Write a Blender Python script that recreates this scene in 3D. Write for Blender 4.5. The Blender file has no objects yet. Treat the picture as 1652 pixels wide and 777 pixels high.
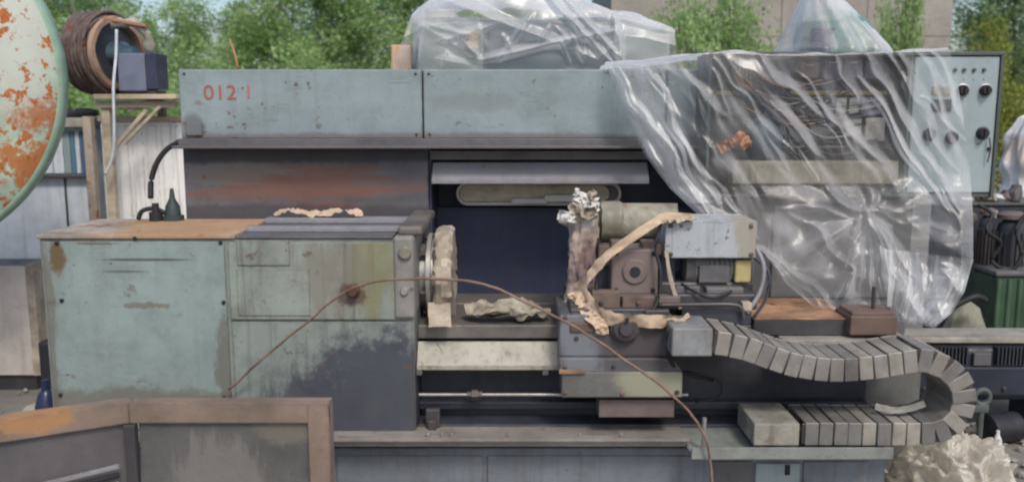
import bpy, bmesh, math, random
import numpy as np
from mathutils import Vector, Matrix, noise

R = math.radians
random.seed(7)
S = bpy.context.scene
COL = S.collection

# ------------------------------------------------------------------ camera
W0, H0, F0 = 1652.0, 777.0, 1419.0
PITCH = R(8.5)
CAM = Vector((0.0, -3.3, 1.66))
cd = bpy.data.cameras.new('camera')
cd.sensor_width = 36.0
cd.lens = 36.0 * F0 / W0
cd.clip_start = 0.05
cd.clip_end = 800
cd.dof.use_dof = True
cd.dof.focus_distance = 3.3
cd.dof.aperture_fstop = 2.4
cam = bpy.data.objects.new('camera', cd)
cam.location = CAM
cam.rotation_euler = (R(90) - PITCH, 0, 0)
COL.objects.link(cam)
S.camera = cam

# ------------------------------------------------------------------ sky and sun
SUN_EL, SUN_AZ = R(50), R(160)     # azimuth from +Y towards +X: behind the photographer
w = bpy.data.worlds.new('World')
S.world = w
w.use_nodes = True
nt = w.node_tree
bg = nt.nodes['Background']
sky = nt.nodes.new('ShaderNodeTexSky')
sky.sky_type = 'NISHITA'
sky.sun_disc = False
sky.sun_elevation = SUN_EL
sky.sun_rotation = SUN_AZ
sky.air_density = 1.0
sky.dust_density = 3.0
sky.ozone_density = 1.0
nt.links.new(sky.outputs[0], bg.inputs[0])
bg.inputs[1].default_value = 0.14
sl = bpy.data.lights.new('sun', 'SUN')
sl.energy = 1.4
sl.angle = R(12)
sl.color = (1.0, 0.95, 0.86)
so = bpy.data.objects.new('sun', sl)
d = Vector((math.sin(SUN_AZ) * math.cos(SUN_EL), math.cos(SUN_AZ) * math.cos(SUN_EL), math.sin(SUN_EL)))
so.rotation_euler = d.to_track_quat('Z', 'Y').to_euler()
so.location = (0, 0, 12)
COL.objects.link(so)
S.view_settings.view_transform = 'Standard'
S.view_settings.look = 'None'
S.view_settings.exposure = 0.36
S.view_settings.gamma = 1.0
S.view_settings.use_curve_mapping = False
S.render.engine = 'CYCLES'
S.cycles.max_bounces = 10
S.cycles.transparent_max_bounces = 24
S.cycles.pixel_filter_type = 'BLACKMAN_HARRIS'
S.cycles.filter_width = 2.2


def P(px, py, Y):
    """point at depth Y that a sight line through photograph position (px, py) reaches"""
    a = (px - W0 / 2) / F0
    b = -(py - H0 / 2) / F0
    c, s = math.cos(PITCH), math.sin(PITCH)
    dy = c + b * s
    t = (Y - CAM.y) / dy
    return Vector((CAM.x + a * t, Y, CAM.z + (b * c - s) * t))


# ------------------------------------------------------------------ materials
def mat(name, base, rough=0.6, metal=0.0, var=0.10, vscale=2.5, dirt=0.0, streak=0.0, rust=0.0,
        rustscale=5.0, rustcol=((0.32, 0.10, 0.03), (0.10, 0.035, 0.018)), scratch=0.0, bump=0.15,
        bscale=60.0, stains=(), dirtcol=(0.035, 0.032, 0.03), spec=0.35, trans=0.0, stretch=None, edge=0.0, chips=0.0):
    m = bpy.data.materials.new(name)
    m.use_nodes = True
    t = m.node_tree
    N, L = t.nodes, t.links
    bs = N['Principled BSDF']
    geo = N.new('ShaderNodeNewGeometry')
    pos = geo.outputs['Position']

    def nz(scale, detail=4, rough_=0.55, vec=None, st=None):
        n = N.new('ShaderNodeTexNoise')
        n.inputs['Scale'].default_value = scale
        n.inputs['Detail'].default_value = detail
        n.inputs['Roughness'].default_value = rough_
        v = pos
        if st:
            mp = N.new('ShaderNodeVectorMath')
            mp.operation = 'MULTIPLY'
            mp.inputs[1].default_value = st
            L.new(pos, mp.inputs[0])
            v = mp.outputs[0]
        L.new(v, n.inputs['Vector'])
        return n.outputs['Fac']

    def rng(x, a, b, lo=0.0, hi=1.0, smooth=True):
        r = N.new('ShaderNodeMapRange')
        r.interpolation_type = 'SMOOTHSTEP' if smooth else 'LINEAR'
        r.inputs['From Min'].default_value = a
        r.inputs['From Max'].default_value = b
        r.inputs['To Min'].default_value = lo
        r.inputs['To Max'].default_value = hi
        L.new(x, r.inputs['Value'])
        return r.outputs['Result']

    def mth(op, a, b):
        n = N.new('ShaderNodeMath')
        n.operation = op
        for i, x in enumerate((a, b)):
            if isinstance(x, (int, float)):
                n.inputs[i].default_value = x
            else:
                L.new(x, n.inputs[i])
        return n.outputs[0]

    def mix(fac, a, b):
        n = N.new('ShaderNodeMix')
        n.data_type = 'RGBA'
        if isinstance(fac, (int, float)):
            n.inputs[0].default_value = fac
        else:
            L.new(fac, n.inputs[0])
        for i, x in ((6, a), (7, b)):
            if isinstance(x, tuple):
                n.inputs[i].default_value = (*x, 1)
            else:
                L.new(x, n.inputs[i])
        return n.outputs[2]

    b0 = tuple(c * (1 - var) for c in base)
    b1 = tuple(min(0.92, c * (1 + var)) for c in base)
    col = mix(rng(nz(vscale, 6, 0.6, st=stretch), 0.3, 0.7), b0, b1)
    if dirt:
        f = mth('MULTIPLY', rng(nz(7, 8, 0.7), 0.42, 0.78), dirt)
        col = mix(f, col, dirtcol)
    if dirt:
        f = mth('MULTIPLY', rng(nz(2.3, 9, 0.75, st=(1, 1, 1.8)), 0.5, 0.72), min(0.6, dirt * 1.0))
        col = mix(f, col, (0.10, 0.092, 0.082))
        f = mth('MULTIPLY', rng(nz(85, 3, 0.6), 0.62, 0.72), min(0.55, dirt * 1.2))
        col = mix(f, col, (0.07, 0.06, 0.05))
    if streak:
        f = mth('MULTIPLY', rng(nz(1.0, 5, 0.6, st=(26, 26, 1.6)), 0.48, 0.75), streak)
        col = mix(f, col, (0.09, 0.075, 0.06))
    for (c, r, sc, st, na, *ex) in stains:
        v1 = N.new('ShaderNodeVectorMath'); v1.operation = 'SUBTRACT'
        L.new(pos, v1.inputs[0]); v1.inputs[1].default_value = tuple(c)
        v2 = N.new('ShaderNodeVectorMath'); v2.operation = 'DIVIDE'
        L.new(v1.outputs[0], v2.inputs[0]); v2.inputs[1].default_value = tuple(r)
        v3 = N.new('ShaderNodeVectorMath'); v3.operation = 'LENGTH'
        L.new(v2.outputs[0], v3.inputs[0])
        dd = mth('ADD', v3.outputs['Value'], mth('MULTIPLY', mth('SUBTRACT', nz(1.0 if ex else 9, 9, 0.78, st=ex[0] if ex else None), 0.5), na * 1.25))
        f = mth('MULTIPLY', rng(dd, 1.1, 0.6), st)
        col = mix(f, col, sc)
    hmap = nz(bscale, 5, 0.6)
    rr = None
    if rust:
        k = 0.74 - 0.36 * rust
        nr = nz(rustscale, 9, 0.68)
        f = rng(nr, k, k + 0.05)
        rc = mix(rng(nz(rustscale * 5, 5, 0.6), 0.35, 0.65), rustcol[0], rustcol[1])
        col = mix(f, col, rc)
        rr = f
    if scratch:
        f = mth('MULTIPLY', rng(nz(1.0, 3, 0.5, st=(5.0, 5.0, 95)), 0.645, 0.70), scratch)
        f = mth('MULTIPLY', f, rng(nz(4.2, 2, 0.5), 0.5, 0.62))
        col = mix(f, col, (0.07, 0.055, 0.045))
    if chips:
        k = 0.70 - 0.09 * chips
        nc = nz(21, 6, 0.62)
        sel = rng(nz(2.1, 3, 0.5), 0.42, 0.62)
        f = mth('MULTIPLY', rng(nc, k, k + 0.02), sel)
        col = mix(mth('MULTIPLY', f, 0.85), col, (0.12, 0.07, 0.045))
    if edge:
        bv = N.new('ShaderNodeBevel')
        bv.samples = 4
        bv.inputs['Radius'].default_value = 0.011
        dt = N.new('ShaderNodeVectorMath'); dt.operation = 'DOT_PRODUCT'
        L.new(bv.outputs[0], dt.inputs[0]); L.new(geo.outputs['Normal'], dt.inputs[1])
        f = mth('MULTIPLY', rng(dt.outputs['Value'], 0.995, 0.90), rng(nz(16, 6, 0.7), 0.36, 0.56))
        col = mix(mth('MULTIPLY', f, edge), col, (0.11, 0.082, 0.065))
    L.new(col, bs.inputs['Base Color'])
    ro = rng(nz(11, 5, 0.6), 0.3, 0.7, max(0.05, rough - 0.12), min(1, rough + 0.12))
    if rr is not None:
        ro = mth('MAXIMUM', ro, mth('MULTIPLY', rr, 0.9))
    L.new(ro, bs.inputs['Roughness'])
    bs.inputs['Metallic'].default_value = metal
    bs.inputs['Specular IOR Level'].default_value = spec
    if trans:
        bs.inputs['Transmission Weight'].default_value = trans
    if bump:
        bp = N.new('ShaderNodeBump')
        bp.inputs['Strength'].default_value = bump
        bp.inputs['Distance'].default_value = 0.006
        h = hmap
        h2 = nz(5, 3, 0.5)
        h = mth('ADD', h, mth('MULTIPLY', h2, 2.0))
        if rr is not None:
            h = mth('ADD', h, mth('MULTIPLY', rr, -0.6))
        L.new(h, bp.inputs['Height'])
        L.new(bp.outputs['Normal'], bs.inputs['Normal'])
    return m


def film_mat(name, a0, a1, tint=(0.86, 0.87, 0.88), cloud=0.15, cscale=4.0, rough=0.30):
    m = bpy.data.materials.new(name)
    m.use_nodes = True
    t = m.node_tree
    N, L = t.nodes, t.links
    N.remove(N['Principled BSDF'])
    out = N['Material Output']
    tr = N.new('ShaderNodeBsdfTransparent'); tr.inputs[0].default_value = (0.95, 0.955, 0.955, 1)
    df = N.new('ShaderNodeBsdfDiffuse'); df.inputs[0].default_value = (*tint, 1)
    tl = N.new('ShaderNodeBsdfTranslucent'); tl.inputs[0].default_value = (*tint, 1)
    gl = N.new('ShaderNodeBsdfGlossy'); gl.inputs[0].default_value = (0.95, 0.95, 0.95, 1)
    gl.inputs['Roughness'].default_value = rough
    m1 = N.new('ShaderNodeMixShader'); m1.inputs[0].default_value = 0.5
    L.new(df.outputs[0], m1.inputs[1]); L.new(tl.outputs[0], m1.inputs[2])
    m2 = N.new('ShaderNodeMixShader'); m2.inputs[0].default_value = 0.14
    L.new(m1.outputs[0], m2.inputs[1]); L.new(gl.outputs[0], m2.inputs[2])
    lw = N.new('ShaderNodeLayerWeight'); lw.inputs[0].default_value = 0.5
    mr = N.new('ShaderNodeMapRange')
    mr.inputs['From Min'].default_value = 0.05; mr.inputs['From Max'].default_value = 0.85
    mr.inputs['To Min'].default_value = a0; mr.inputs['To Max'].default_value = a1
    L.new(lw.outputs['Facing'], mr.inputs['Value'])
    geo = N.new('ShaderNodeNewGeometry')
    n = N.new('ShaderNodeTexNoise'); n.inputs['Scale'].default_value = cscale; n.inputs['Detail'].default_value = 6
    L.new(geo.outputs['Position'], n.inputs['Vector'])
    mm = N.new('ShaderNodeMapRange')
    mm.inputs['From Min'].default_value = 0.45; mm.inputs['From Max'].default_value = 0.7
    mm.inputs['To Min'].default_value = 0.0; mm.inputs['To Max'].default_value = cloud
    L.new(n.outputs['Fac'], mm.inputs['Value'])
    ad = N.new('ShaderNodeMath'); ad.operation = 'ADD'; ad.use_clamp = True
    L.new(mr.outputs['Result'], ad.inputs[0]); L.new(mm.outputs['Result'], ad.inputs[1])
    n2 = N.new('ShaderNodeTexNoise'); n2.inputs['Scale'].default_value = 34; n2.inputs['Detail'].default_value = 4
    n2.inputs['Distortion'].default_value = 1.5
    L.new(geo.outputs['Position'], n2.inputs['Vector'])
    bp = N.new('ShaderNodeBump'); bp.inputs['Strength'].default_value = 0.16; bp.inputs['Distance'].default_value = 0.01
    L.new(n2.outputs['Fac'], bp.inputs['Height'])
    for x in (gl, df, lw):
        L.new(bp.outputs['Normal'], x.inputs['Normal'])
    m3 = N.new('ShaderNodeMixShader')
    L.new(ad.outputs[0], m3.inputs[0])
    L.new(tr.outputs[0], m3.inputs[1]); L.new(m2.outputs[0], m3.inputs[2])
    L.new(m3.outputs[0], out.inputs['Surface'])
    return m


def leaf_mat(name, c0, c1):
    m = bpy.data.materials.new(name)
    m.use_nodes = True
    t = m.node_tree
    N, L = t.nodes, t.links
    bs = N['Principled BSDF']
    geo = N.new('ShaderNodeNewGeometry')
    n = N.new('ShaderNodeTexNoise'); n.inputs['Scale'].default_value = 1.3; n.inputs['Detail'].default_value = 3
    L.new(geo.outputs['Position'], n.inputs['Vector'])
    ad = N.new('ShaderNodeMath'); ad.operation = 'ADD'
    ml = N.new('ShaderNodeMath'); ml.operation = 'MULTIPLY'; ml.inputs[1].default_value = 0.45
    L.new(geo.outputs['Random Per Island'], ml.inputs[0])
    L.new(n.outputs['Fac'], ad.inputs[0]); L.new(ml.outputs[0], ad.inputs[1])
    r = N.new('ShaderNodeMapRange'); r.inputs['From Min'].default_value = 0.4; r.inputs['From Max'].default_value = 1.0
    L.new(ad.outputs[0], r.inputs['Value'])
    mx = N.new('ShaderNodeMix'); mx.data_type = 'RGBA'
    mx.inputs[6].default_value = (*c0, 1); mx.inputs[7].default_value = (*c1, 1)
    L.new(r.outputs['Result'], mx.inputs[0])
    L.new(mx.outputs[2], bs.inputs['Base Color'])
    bs.inputs['Roughness'].default_value = 0.55
    tl = N.new('ShaderNodeBsdfTranslucent')
    L.new(mx.outputs[2], tl.inputs[0])
    ms = N.new('ShaderNodeMixShader'); ms.inputs[0].default_value = 0.5
    L.new(bs.outputs[0], ms.inputs[1]); L.new(tl.outputs[0], ms.inputs[2])
    L.new(ms.outputs[0], N['Material Output'].inputs['Surface'])
    return m


# ------------------------------------------------------------------ mesh helpers
class MB:
    def __init__(self):
        self.bm = bmesh.new()

    def _bevel(self, verts, bev, seg=2):
        if bev > 0:
            es = set()
            vs = set(verts)
            for v in verts:
                for e in v.link_edges:
                    if e.other_vert(v) in vs:
                        es.add(e)
            bmesh.ops.bevel(self.bm, geom=list(es), offset=bev, segments=seg, affect='EDGES', profile=0.5)

    def box(self, x0, y0, z0, x1, y1, z1, bev=0.004, seg=2, mtx=None):
        co = [(x0, y0, z0), (x1, y0, z0), (x1, y1, z0), (x0, y1, z0), (x0, y0, z1), (x1, y0, z1), (x1, y1, z1), (x0, y1, z1)]
        vs = [self.bm.verts.new(mtx @ Vector(c) if mtx else c) for c in co]
        for f in ((3, 2, 1, 0), (4, 5, 6, 7), (0, 1, 5, 4), (1, 2, 6, 5), (2, 3, 7, 6), (3, 0, 4, 7)):
            self.bm.faces.new([vs[i] for i in f])
        self._bevel(vs, bev, seg)
        return self

    def pbox(self, px0, py0, px1, py1, Y0, Y1, bev=0.004, seg=2, zb=None):
        pm = (py0 + py1) / 2
        a, b = P(px0, pm, Y0), P(px1, pm, Y0)
        z1 = P(0, py0, Y0).z
        z0 = P(0, py1, Y0).z if zb is None else zb
        return self.box(a.x, Y0, z0, b.x, Y1, z1, bev, seg)

    def beam(self, p0, p1, wd, ht, bev=0.003, up=(0, 0, 1)):
        p0, p1 = Vector(p0), Vector(p1)
        ax = (p1 - p0)
        ln = ax.length
        ax.normalize()
        u = Vector(up)
        sd = ax.cross(u)
        if sd.length < 1e-4:
            sd = ax.cross(Vector((0, 1, 0)))
        sd.normalize()
        u = sd.cross(ax)
        m = Matrix((( ax.x, sd.x, u.x, p0.x), (ax.y, sd.y, u.y, p0.y), (ax.z, sd.z, u.z, p0.z), (0, 0, 0, 1)))
        return self.box(0, -wd / 2, -ht / 2, ln, wd / 2, ht / 2, bev, 2, m)

    def cyl(self, p0, p1, r0, r1=None, seg=24, cap=True, bev=0.0):
        r1 = r0 if r1 is None else r1
        return self.rev([(0, r0), (1, r1)], p0, p1, seg, cap)

    def rev(self, prof, p0, p1, seg=28, cap=True):
        """surface of revolution: prof = [(t along p0->p1, radius)]"""
        p0, p1 = Vector(p0), Vector(p1)
        ax = (p1 - p0)
        n = ax.normalized()
        q = n.to_track_quat('Z', 'Y')
        rings = []
        for (t, r) in prof:
            c = p0 + ax * t
            rings.append([self.bm.verts.new(c + q @ Vector((r * math.cos(2 * math.pi * k / seg), r * math.sin(2 * math.pi * k / seg), 0))) for k in range(seg)])
        for a, b in zip(rings, rings[1:]):
            for k in range(seg):
                self.bm.faces.new((a[k], a[(k + 1) % seg], b[(k + 1) % seg], b[k]))
        if cap:
            self.bm.faces.new(rings[0][::-1])
            self.bm.faces.new(rings[-1])
        return self

    def tube(self, pts, r, seg=8, taper=None):
        pts = [Vector(p) for p in pts]
        rings = []
        up = Vector((0.13, 0.2, 0.97))
        for i, p in enumerate(pts):
            tg = (pts[min(i + 1, len(pts) - 1)] - pts[max(i - 1, 0)]).normalized()
            s = tg.cross(up)
            if s.length < 0.05:
                s = tg.cross(Vector((1, 0, 0)))
            s.normalize()
            u = s.cross(tg)
            rr = r if taper is None else r + (taper - r) * i / (len(pts) - 1)
            rings.append([self.bm.verts.new(p + s * rr * math.cos(2 * math.pi * k / seg) + u * rr * math.sin(2 * math.pi * k / seg)) for k in range(seg)])
        for a, b in zip(rings, rings[1:]):
            for k in range(seg):
                self.bm.faces.new((a[k], a[(k + 1) % seg], b[(k + 1) % seg], b[k]))
        self.bm.faces.new(rings[0][::-1])
        self.bm.faces.new(rings[-1])
        return self

    def prism(self, poly, Y0, Y1, bev=0.0):
        """poly = [(x, z)] extruded from Y0 to Y1"""
        a = [self.bm.verts.new((x, Y0, z)) for x, z in poly]
        b = [self.bm.verts.new((x, Y1, z)) for x, z in poly]
        n = len(poly)
        self.bm.faces.new(a)
        self.bm.faces.new(b[::-1])
        for i in range(n):
            self.bm.faces.new((a[i], b[i], b[(i + 1) % n], a[(i + 1) % n]))
        bmesh.ops.recalc_face_normals(self.bm, faces=self.bm.faces)
        self._bevel(a + b, bev)
        return self

    def grid(self, V, nu, nv, closed=False):
        """V = list of points row by row (nv rows of nu)"""
        vs = [self.bm.verts.new(p) for p in V]
        for j in range(nv - 1):
            for i in range(nu if closed else nu - 1):
                i2 = (i + 1) % nu
                self.bm.faces.new((vs[j * nu + i], vs[j * nu + i2], vs[(j + 1) * nu + i2], vs[(j + 1) * nu + i]))
        return self


def spline(pts, n):
    """Catmull-Rom through pts, n samples"""
    pts = [Vector(p) for p in pts]
    q = [pts[0] * 2 - pts[1]] + pts + [pts[-1] * 2 - pts[-2]]
    out = []
    m = len(pts) - 1
    for i in range(n):
        t = i / (n - 1) * m
        k = min(int(t), m - 1)
        f = t - k
        a, b, c, e = q[k], q[k + 1], q[k + 2], q[k + 3]
        out.append(0.5 * ((2 * b) + (c - a) * f + (2 * a - 5 * b + 4 * c - e) * f * f + (3 * b - 3 * c + e - a) * f ** 3))
    return out


OFF = {}


def thing(name, label, cat, loc, group=None):
    o = bpy.data.objects.new(name, None)
    o.empty_display_size = 0.1
    o.location = loc
    o['label'] = label
    o['category'] = cat
    if group:
        o['group'] = group
    COL.objects.link(o)
    OFF[o] = Vector(loc)
    return o


def obj(name, mb, m, parent=None, label=None, cat=None, group=None, kind=None, smooth=False, recalc=True):
    bm = mb.bm
    if recalc:
        bmesh.ops.recalc_face_normals(bm, faces=bm.faces)
    if parent is None:
        lo = Vector((min(v.co.x for v in bm.verts), min(v.co.y for v in bm.verts), min(v.co.z for v in bm.verts)))
        hi = Vector((max(v.co.x for v in bm.verts), max(v.co.y for v in bm.verts), max(v.co.z for v in bm.verts)))
        off = Vector(((lo.x + hi.x) / 2, (lo.y + hi.y) / 2, lo.z))
        if kind == 'structure':
            off = Vector((0, 0, 0))
    else:
        off = OFF[parent]
    bmesh.ops.translate(bm, verts=bm.verts, vec=-off)
    me = bpy.data.meshes.new(name)
    bm.to_mesh(me)
    bm.free()
    for p in me.polygons:
        p.use_smooth = bool(smooth)
    if smooth and smooth is not True:
        try:
            me.set_sharp_from_angle(angle=R(smooth))
        except Exception:
            pass
    for x in (m if isinstance(m, (list, tuple)) else [m]):
        me.materials.append(x)
    o = bpy.data.objects.new(name, me)
    if parent is None:
        o.location = off
    else:
        o.parent = parent
    OFF[o] = off
    if label:
        o['label'] = label
    if cat:
        o['category'] = cat
    if group:
        o['group'] = group
    if kind:
        o['kind'] = kind
    COL.objects.link(o)
    return o


def fbm(x, y, z, o=4):
    return noise.fractal(Vector((x, y, z)), 1.0, 2.0, o, noise_basis='PERLIN_ORIGINAL')

# ------------------------------------------------------------------ palette
GREY_GREEN = (0.25, 0.33, 0.31)
c = lambda px, py, Y: P(px, py, Y)
RUSTY = ((0.34, 0.11, 0.03), (0.12, 0.045, 0.02))
m_door = mat('door_paint', (0.235, 0.295, 0.285), 0.5, edge=0.75, chips=0.8, var=0.12, dirt=0.30, streak=0.12, rust=0.08, scratch=0.8,
             stains=[(c(95, 412, 0), (0.035, 0.3, 0.07), (0.12, 0.075, 0.03), 0.9, 2.2),
                     (c(225, 492, 0), (0.10, 0.3, 0.014), (0.15, 0.12, 0.08), 0.7, 3.5),
                     (c(370, 600, 0), (0.05, 0.3, 0.22), (0.11, 0.08, 0.06), 0.6, 2.6, (14, 14, 5)),
                     (c(232, 418, 0), (0.20, 0.3, 0.0065), (0.07, 0.06, 0.055), 0.8, 0.9),
                     (c(200, 437, 0), (0.10, 0.3, 0.0055), (0.08, 0.07, 0.06), 0.7, 0.9),
                     (c(160, 392, 0), (0.09, 0.3, 0.006), (0.10, 0.08, 0.06), 0.7, 1.2),
                     (c(215, 650, 0), (0.7, 0.3, 0.07), (0.13, 0.11, 0.085), 0.7, 1.4),
                     (c(75, 520, 0), (0.055, 0.3, 0.5), (0.12, 0.10, 0.08), 0.65, 2.4, (14, 14, 3))])
m_plate = mat('plate_paint', (0.25, 0.285, 0.25), 0.5, edge=0.75, chips=0.8, var=0.10, dirt=0.45, streak=0.85, rust=0.08, scratch=0.3,
              stains=[(c(600, 420, 0), (0.10, 0.4, 0.26), (0.20, 0.19, 0.085), 0.65, 2.2, (18, 18, 2.5)),
                      (c(540, 440, 0), (0.16, 0.4, 0.16), (0.19, 0.17, 0.14), 0.6, 2.2, (18, 18, 2.5)),
                      (c(568, 472, 0), (0.06, 0.4, 0.045), (0.07, 0.03, 0.03), 0.7, 2.4)])
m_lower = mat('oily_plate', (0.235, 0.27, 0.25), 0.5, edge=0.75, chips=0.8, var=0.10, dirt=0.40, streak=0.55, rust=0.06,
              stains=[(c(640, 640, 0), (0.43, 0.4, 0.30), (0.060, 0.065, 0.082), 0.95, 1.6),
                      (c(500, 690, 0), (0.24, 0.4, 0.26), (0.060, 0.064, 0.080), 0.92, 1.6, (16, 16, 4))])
m_guard = mat('guard_paint', (0.24, 0.30, 0.315), 0.5, edge=0.75, chips=0.8, var=0.10, vscale=1.6, dirt=0.26, streak=0.12, rust=0.05, scratch=0.35, stretch=(1, 1, 3),
              stains=[(c(312, 205, 0.75), (0.06, 0.4, 0.07), (0.08, 0.07, 0.07), 0.6, 0.8),
                      (c(650, 228, 0.75), (2.3, 0.4, 0.045), (0.13, 0.12, 0.12), 0.8, 0.9),
                      (c(760, 165, 0.75), (0.22, 0.4, 0.05), (0.19, 0.20, 0.19), 0.5, 1.4)])
m_guard_dark = mat('guard_dirt_and_shade', (0.125, 0.125, 0.135), 0.45, edge=0.75, chips=0.4, var=0.2, dirt=0.45, stretch=(1, 1, 4),
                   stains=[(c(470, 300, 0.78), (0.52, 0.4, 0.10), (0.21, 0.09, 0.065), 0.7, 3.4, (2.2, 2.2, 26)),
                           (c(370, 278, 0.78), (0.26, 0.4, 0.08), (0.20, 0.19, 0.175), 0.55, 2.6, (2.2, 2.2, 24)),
                           (c(480, 248, 0.78), (1.2, 0.4, 0.05), (0.035, 0.036, 0.05), 0.85, 1.0),  # blue-black band: the shade below the ledge, painted into the colour
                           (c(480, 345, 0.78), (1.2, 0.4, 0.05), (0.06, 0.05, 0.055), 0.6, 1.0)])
m_ledge = mat('ledge_paint', (0.115, 0.115, 0.125), 0.45, edge=0.75, chips=0.4, var=0.15, dirt=0.5, rust=0.08)
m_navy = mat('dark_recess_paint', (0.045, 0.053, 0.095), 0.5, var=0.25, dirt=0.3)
m_black = mat('black_oily', (0.02, 0.02, 0.024), 0.4, var=0.3)
m_visor = mat('visor_grey', (0.25, 0.25, 0.275), 0.45, edge=0.75, chips=0.4, var=0.1, dirt=0.25)
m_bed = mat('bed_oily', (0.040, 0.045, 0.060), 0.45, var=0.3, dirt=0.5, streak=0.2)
m_way = mat('way_steel', (0.19, 0.17, 0.155), 0.45, edge=0.75, chips=0.4, metal=0.3, var=0.25, dirt=0.5, rust=0.22)
m_cream = mat('cream_cover', (0.40, 0.38, 0.315), 0.5, edge=0.75, chips=0.9, var=0.2, vscale=7, dirt=0.55, streak=0.5, rust=0.07)
m_steel = mat('steel_grey', (0.42, 0.41, 0.39), 0.38, metal=0.6, var=0.2, dirt=0.3, rust=0.1)
m_base = mat('base_paint', (0.165, 0.185, 0.215), 0.5, edge=0.75, chips=0.8, var=0.12, dirt=0.3, streak=0.4, rust=0.05)
m_lip = mat('tray_lip', (0.25, 0.23, 0.205), 0.5, edge=0.75, chips=0.4, var=0.18, dirt=0.45, rust=0.22)
m_lip2 = mat('tray_lip_green', (0.22, 0.24, 0.225), 0.5, edge=0.75, chips=0.4, var=0.18, dirt=0.45, rust=0.12)
m_apron = mat('apron_paint', (0.10, 0.103, 0.117), 0.4, edge=0.85, chips=0.9, var=0.3, vscale=7, dirt=0.7, streak=0.5, rust=0.12,
              stains=[(c(935, 560, -0.05), (0.10, 0.3, 0.13), (0.25, 0.27, 0.31), 0.5, 2.2), (c(1040, 550, -0.05), (0.22, 0.3, 0.10), (0.07, 0.06, 0.065), 0.7, 1.6)])
m_skirt = mat('skirt_paint', (0.15, 0.15, 0.145), 0.5, edge=0.85, chips=0.8, var=0.25, vscale=7, dirt=0.6, streak=0.4, rust=0.08,
              stains=[(c(1055, 615, -0.08), (0.17, 0.3, 0.09), (0.29, 0.29, 0.21), 0.9, 0.7)])
m_brown = mat('rust_brown_steel', (0.16, 0.125, 0.115), 0.55, edge=0.75, chips=0.4, var=0.2, dirt=0.4, rust=0.2)
m_paper = mat('oiled_paper', (0.50, 0.38, 0.27), 0.7, var=0.18, dirt=0.2, bump=0.4)
m_paper_pale = mat('pale_paper', (0.38, 0.325, 0.26), 0.7, var=0.25, vscale=8, dirt=0.55, bump=0.5, bscale=25)
m_white = mat('white_rag', (0.62, 0.60, 0.58), 0.7, var=0.15, dirt=0.3, bump=0.4)
m_motorcover = mat('motor_cover', (0.40, 0.43, 0.46), 0.42, edge=0.85, chips=0.9, var=0.15, vscale=7, dirt=0.45, streak=0.4, rust=0.14, stains=[(c(1205, 385, 0.05), (0.07, 0.3, 0.15), (0.30, 0.26, 0.19), 0.7, 2.4, (14, 14, 3))])
m_motor = mat('motor_grey', (0.14, 0.14, 0.14), 0.45, var=0.2, dirt=0.4)
m_label = mat('yellowed_label', (0.42, 0.35, 0.16), 0.5, var=0.15, dirt=0.3)
m_rustblock = mat('rusty_orange', (0.31, 0.18, 0.11), 0.8, var=0.4, vscale=8, dirt=0.5, rust=0.45, rustscale=9)
m_rusttop = mat('rust_top', (0.34, 0.29, 0.245), 0.7, var=0.35, vscale=5, dirt=0.6, rust=0.38, rustscale=7, edge=0.8, chips=0.8,
                stains=[(c(320, 355, 0.3), (0.35, 0.7, 0.3), (0.42, 0.24, 0.11), 0.7, 1.4)])
m_darksteel = mat('dark_steel', (0.07, 0.068, 0.075), 0.42, edge=0.75, chips=0.4, metal=0.3, var=0.3, dirt=0.4, rust=0.1)
m_link = [mat('link_grey', (0.30, 0.285, 0.26), 0.4, metal=0.3, var=0.25, vscale=14, dirt=0.6, rust=0.12, rustscale=12),
          mat('link_tan', (0.34, 0.315, 0.275), 0.45, metal=0.25, var=0.25, vscale=14, dirt=0.6, rust=0.2, rustscale=12),
          mat('link_dark', (0.22, 0.215, 0.205), 0.45, metal=0.3, var=0.2, dirt=0.5)]
m_red = mat('red_stencil', (0.42, 0.10, 0.085), 0.6, var=0.25, dirt=0.1, bump=0)
m_red_faint = mat('red_stencil_worn', (0.40, 0.15, 0.13), 0.6, var=0.2, bump=0)
m_wire = mat('wire_rusty', (0.20, 0.125, 0.095), 0.6, var=0.3, vscale=14)
m_rubber = mat('black_rubber', (0.022, 0.022, 0.024), 0.6, var=0.2)
m_cab = mat('cabinet_paint', (0.28, 0.345, 0.365), 0.45, edge=0.75, chips=0.4, var=0.07, dirt=0.12, streak=0.1)
m_cabdark = mat('cabinet_frame', (0.075, 0.09, 0.085), 0.5, var=0.2, dirt=0.3)
m_cabin = mat('cabinet_inside', (0.10, 0.10, 0.105), 0.55, var=0.3, dirt=0.3)
m_beige = mat('beige_ledge', (0.25, 0.235, 0.18), 0.55, edge=0.75, chips=0.8, var=0.2, dirt=0.5, streak=0.6, rust=0.12)
m_relay = mat('relay_white', (0.55, 0.55, 0.53), 0.45, var=0.08, dirt=0.2)
m_relay2 = mat('relay_dusty', (0.27, 0.26, 0.24), 0.6, var=0.3, dirt=0.6)
m_purple = mat('terminal_purple', (0.13, 0.12, 0.17), 0.5, var=0.2)
m_orange = mat('orange_wire', (0.46, 0.21, 0.10), 0.5, var=0.15)
m_blue = mat('blue_cloth', (0.05, 0.085, 0.11), 0.7, var=0.4, vscale=14, dirt=0.4)
m_film = film_mat('clear_film', 0.085, 0.92, cloud=0.2, rough=0.3)
m_film2 = film_mat('clear_film_fine', 0.15, 1.0, cloud=0.2, cscale=3)
m_film3 = film_mat('milky_film', 0.34, 0.80, cloud=0.3, cscale=3)

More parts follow.
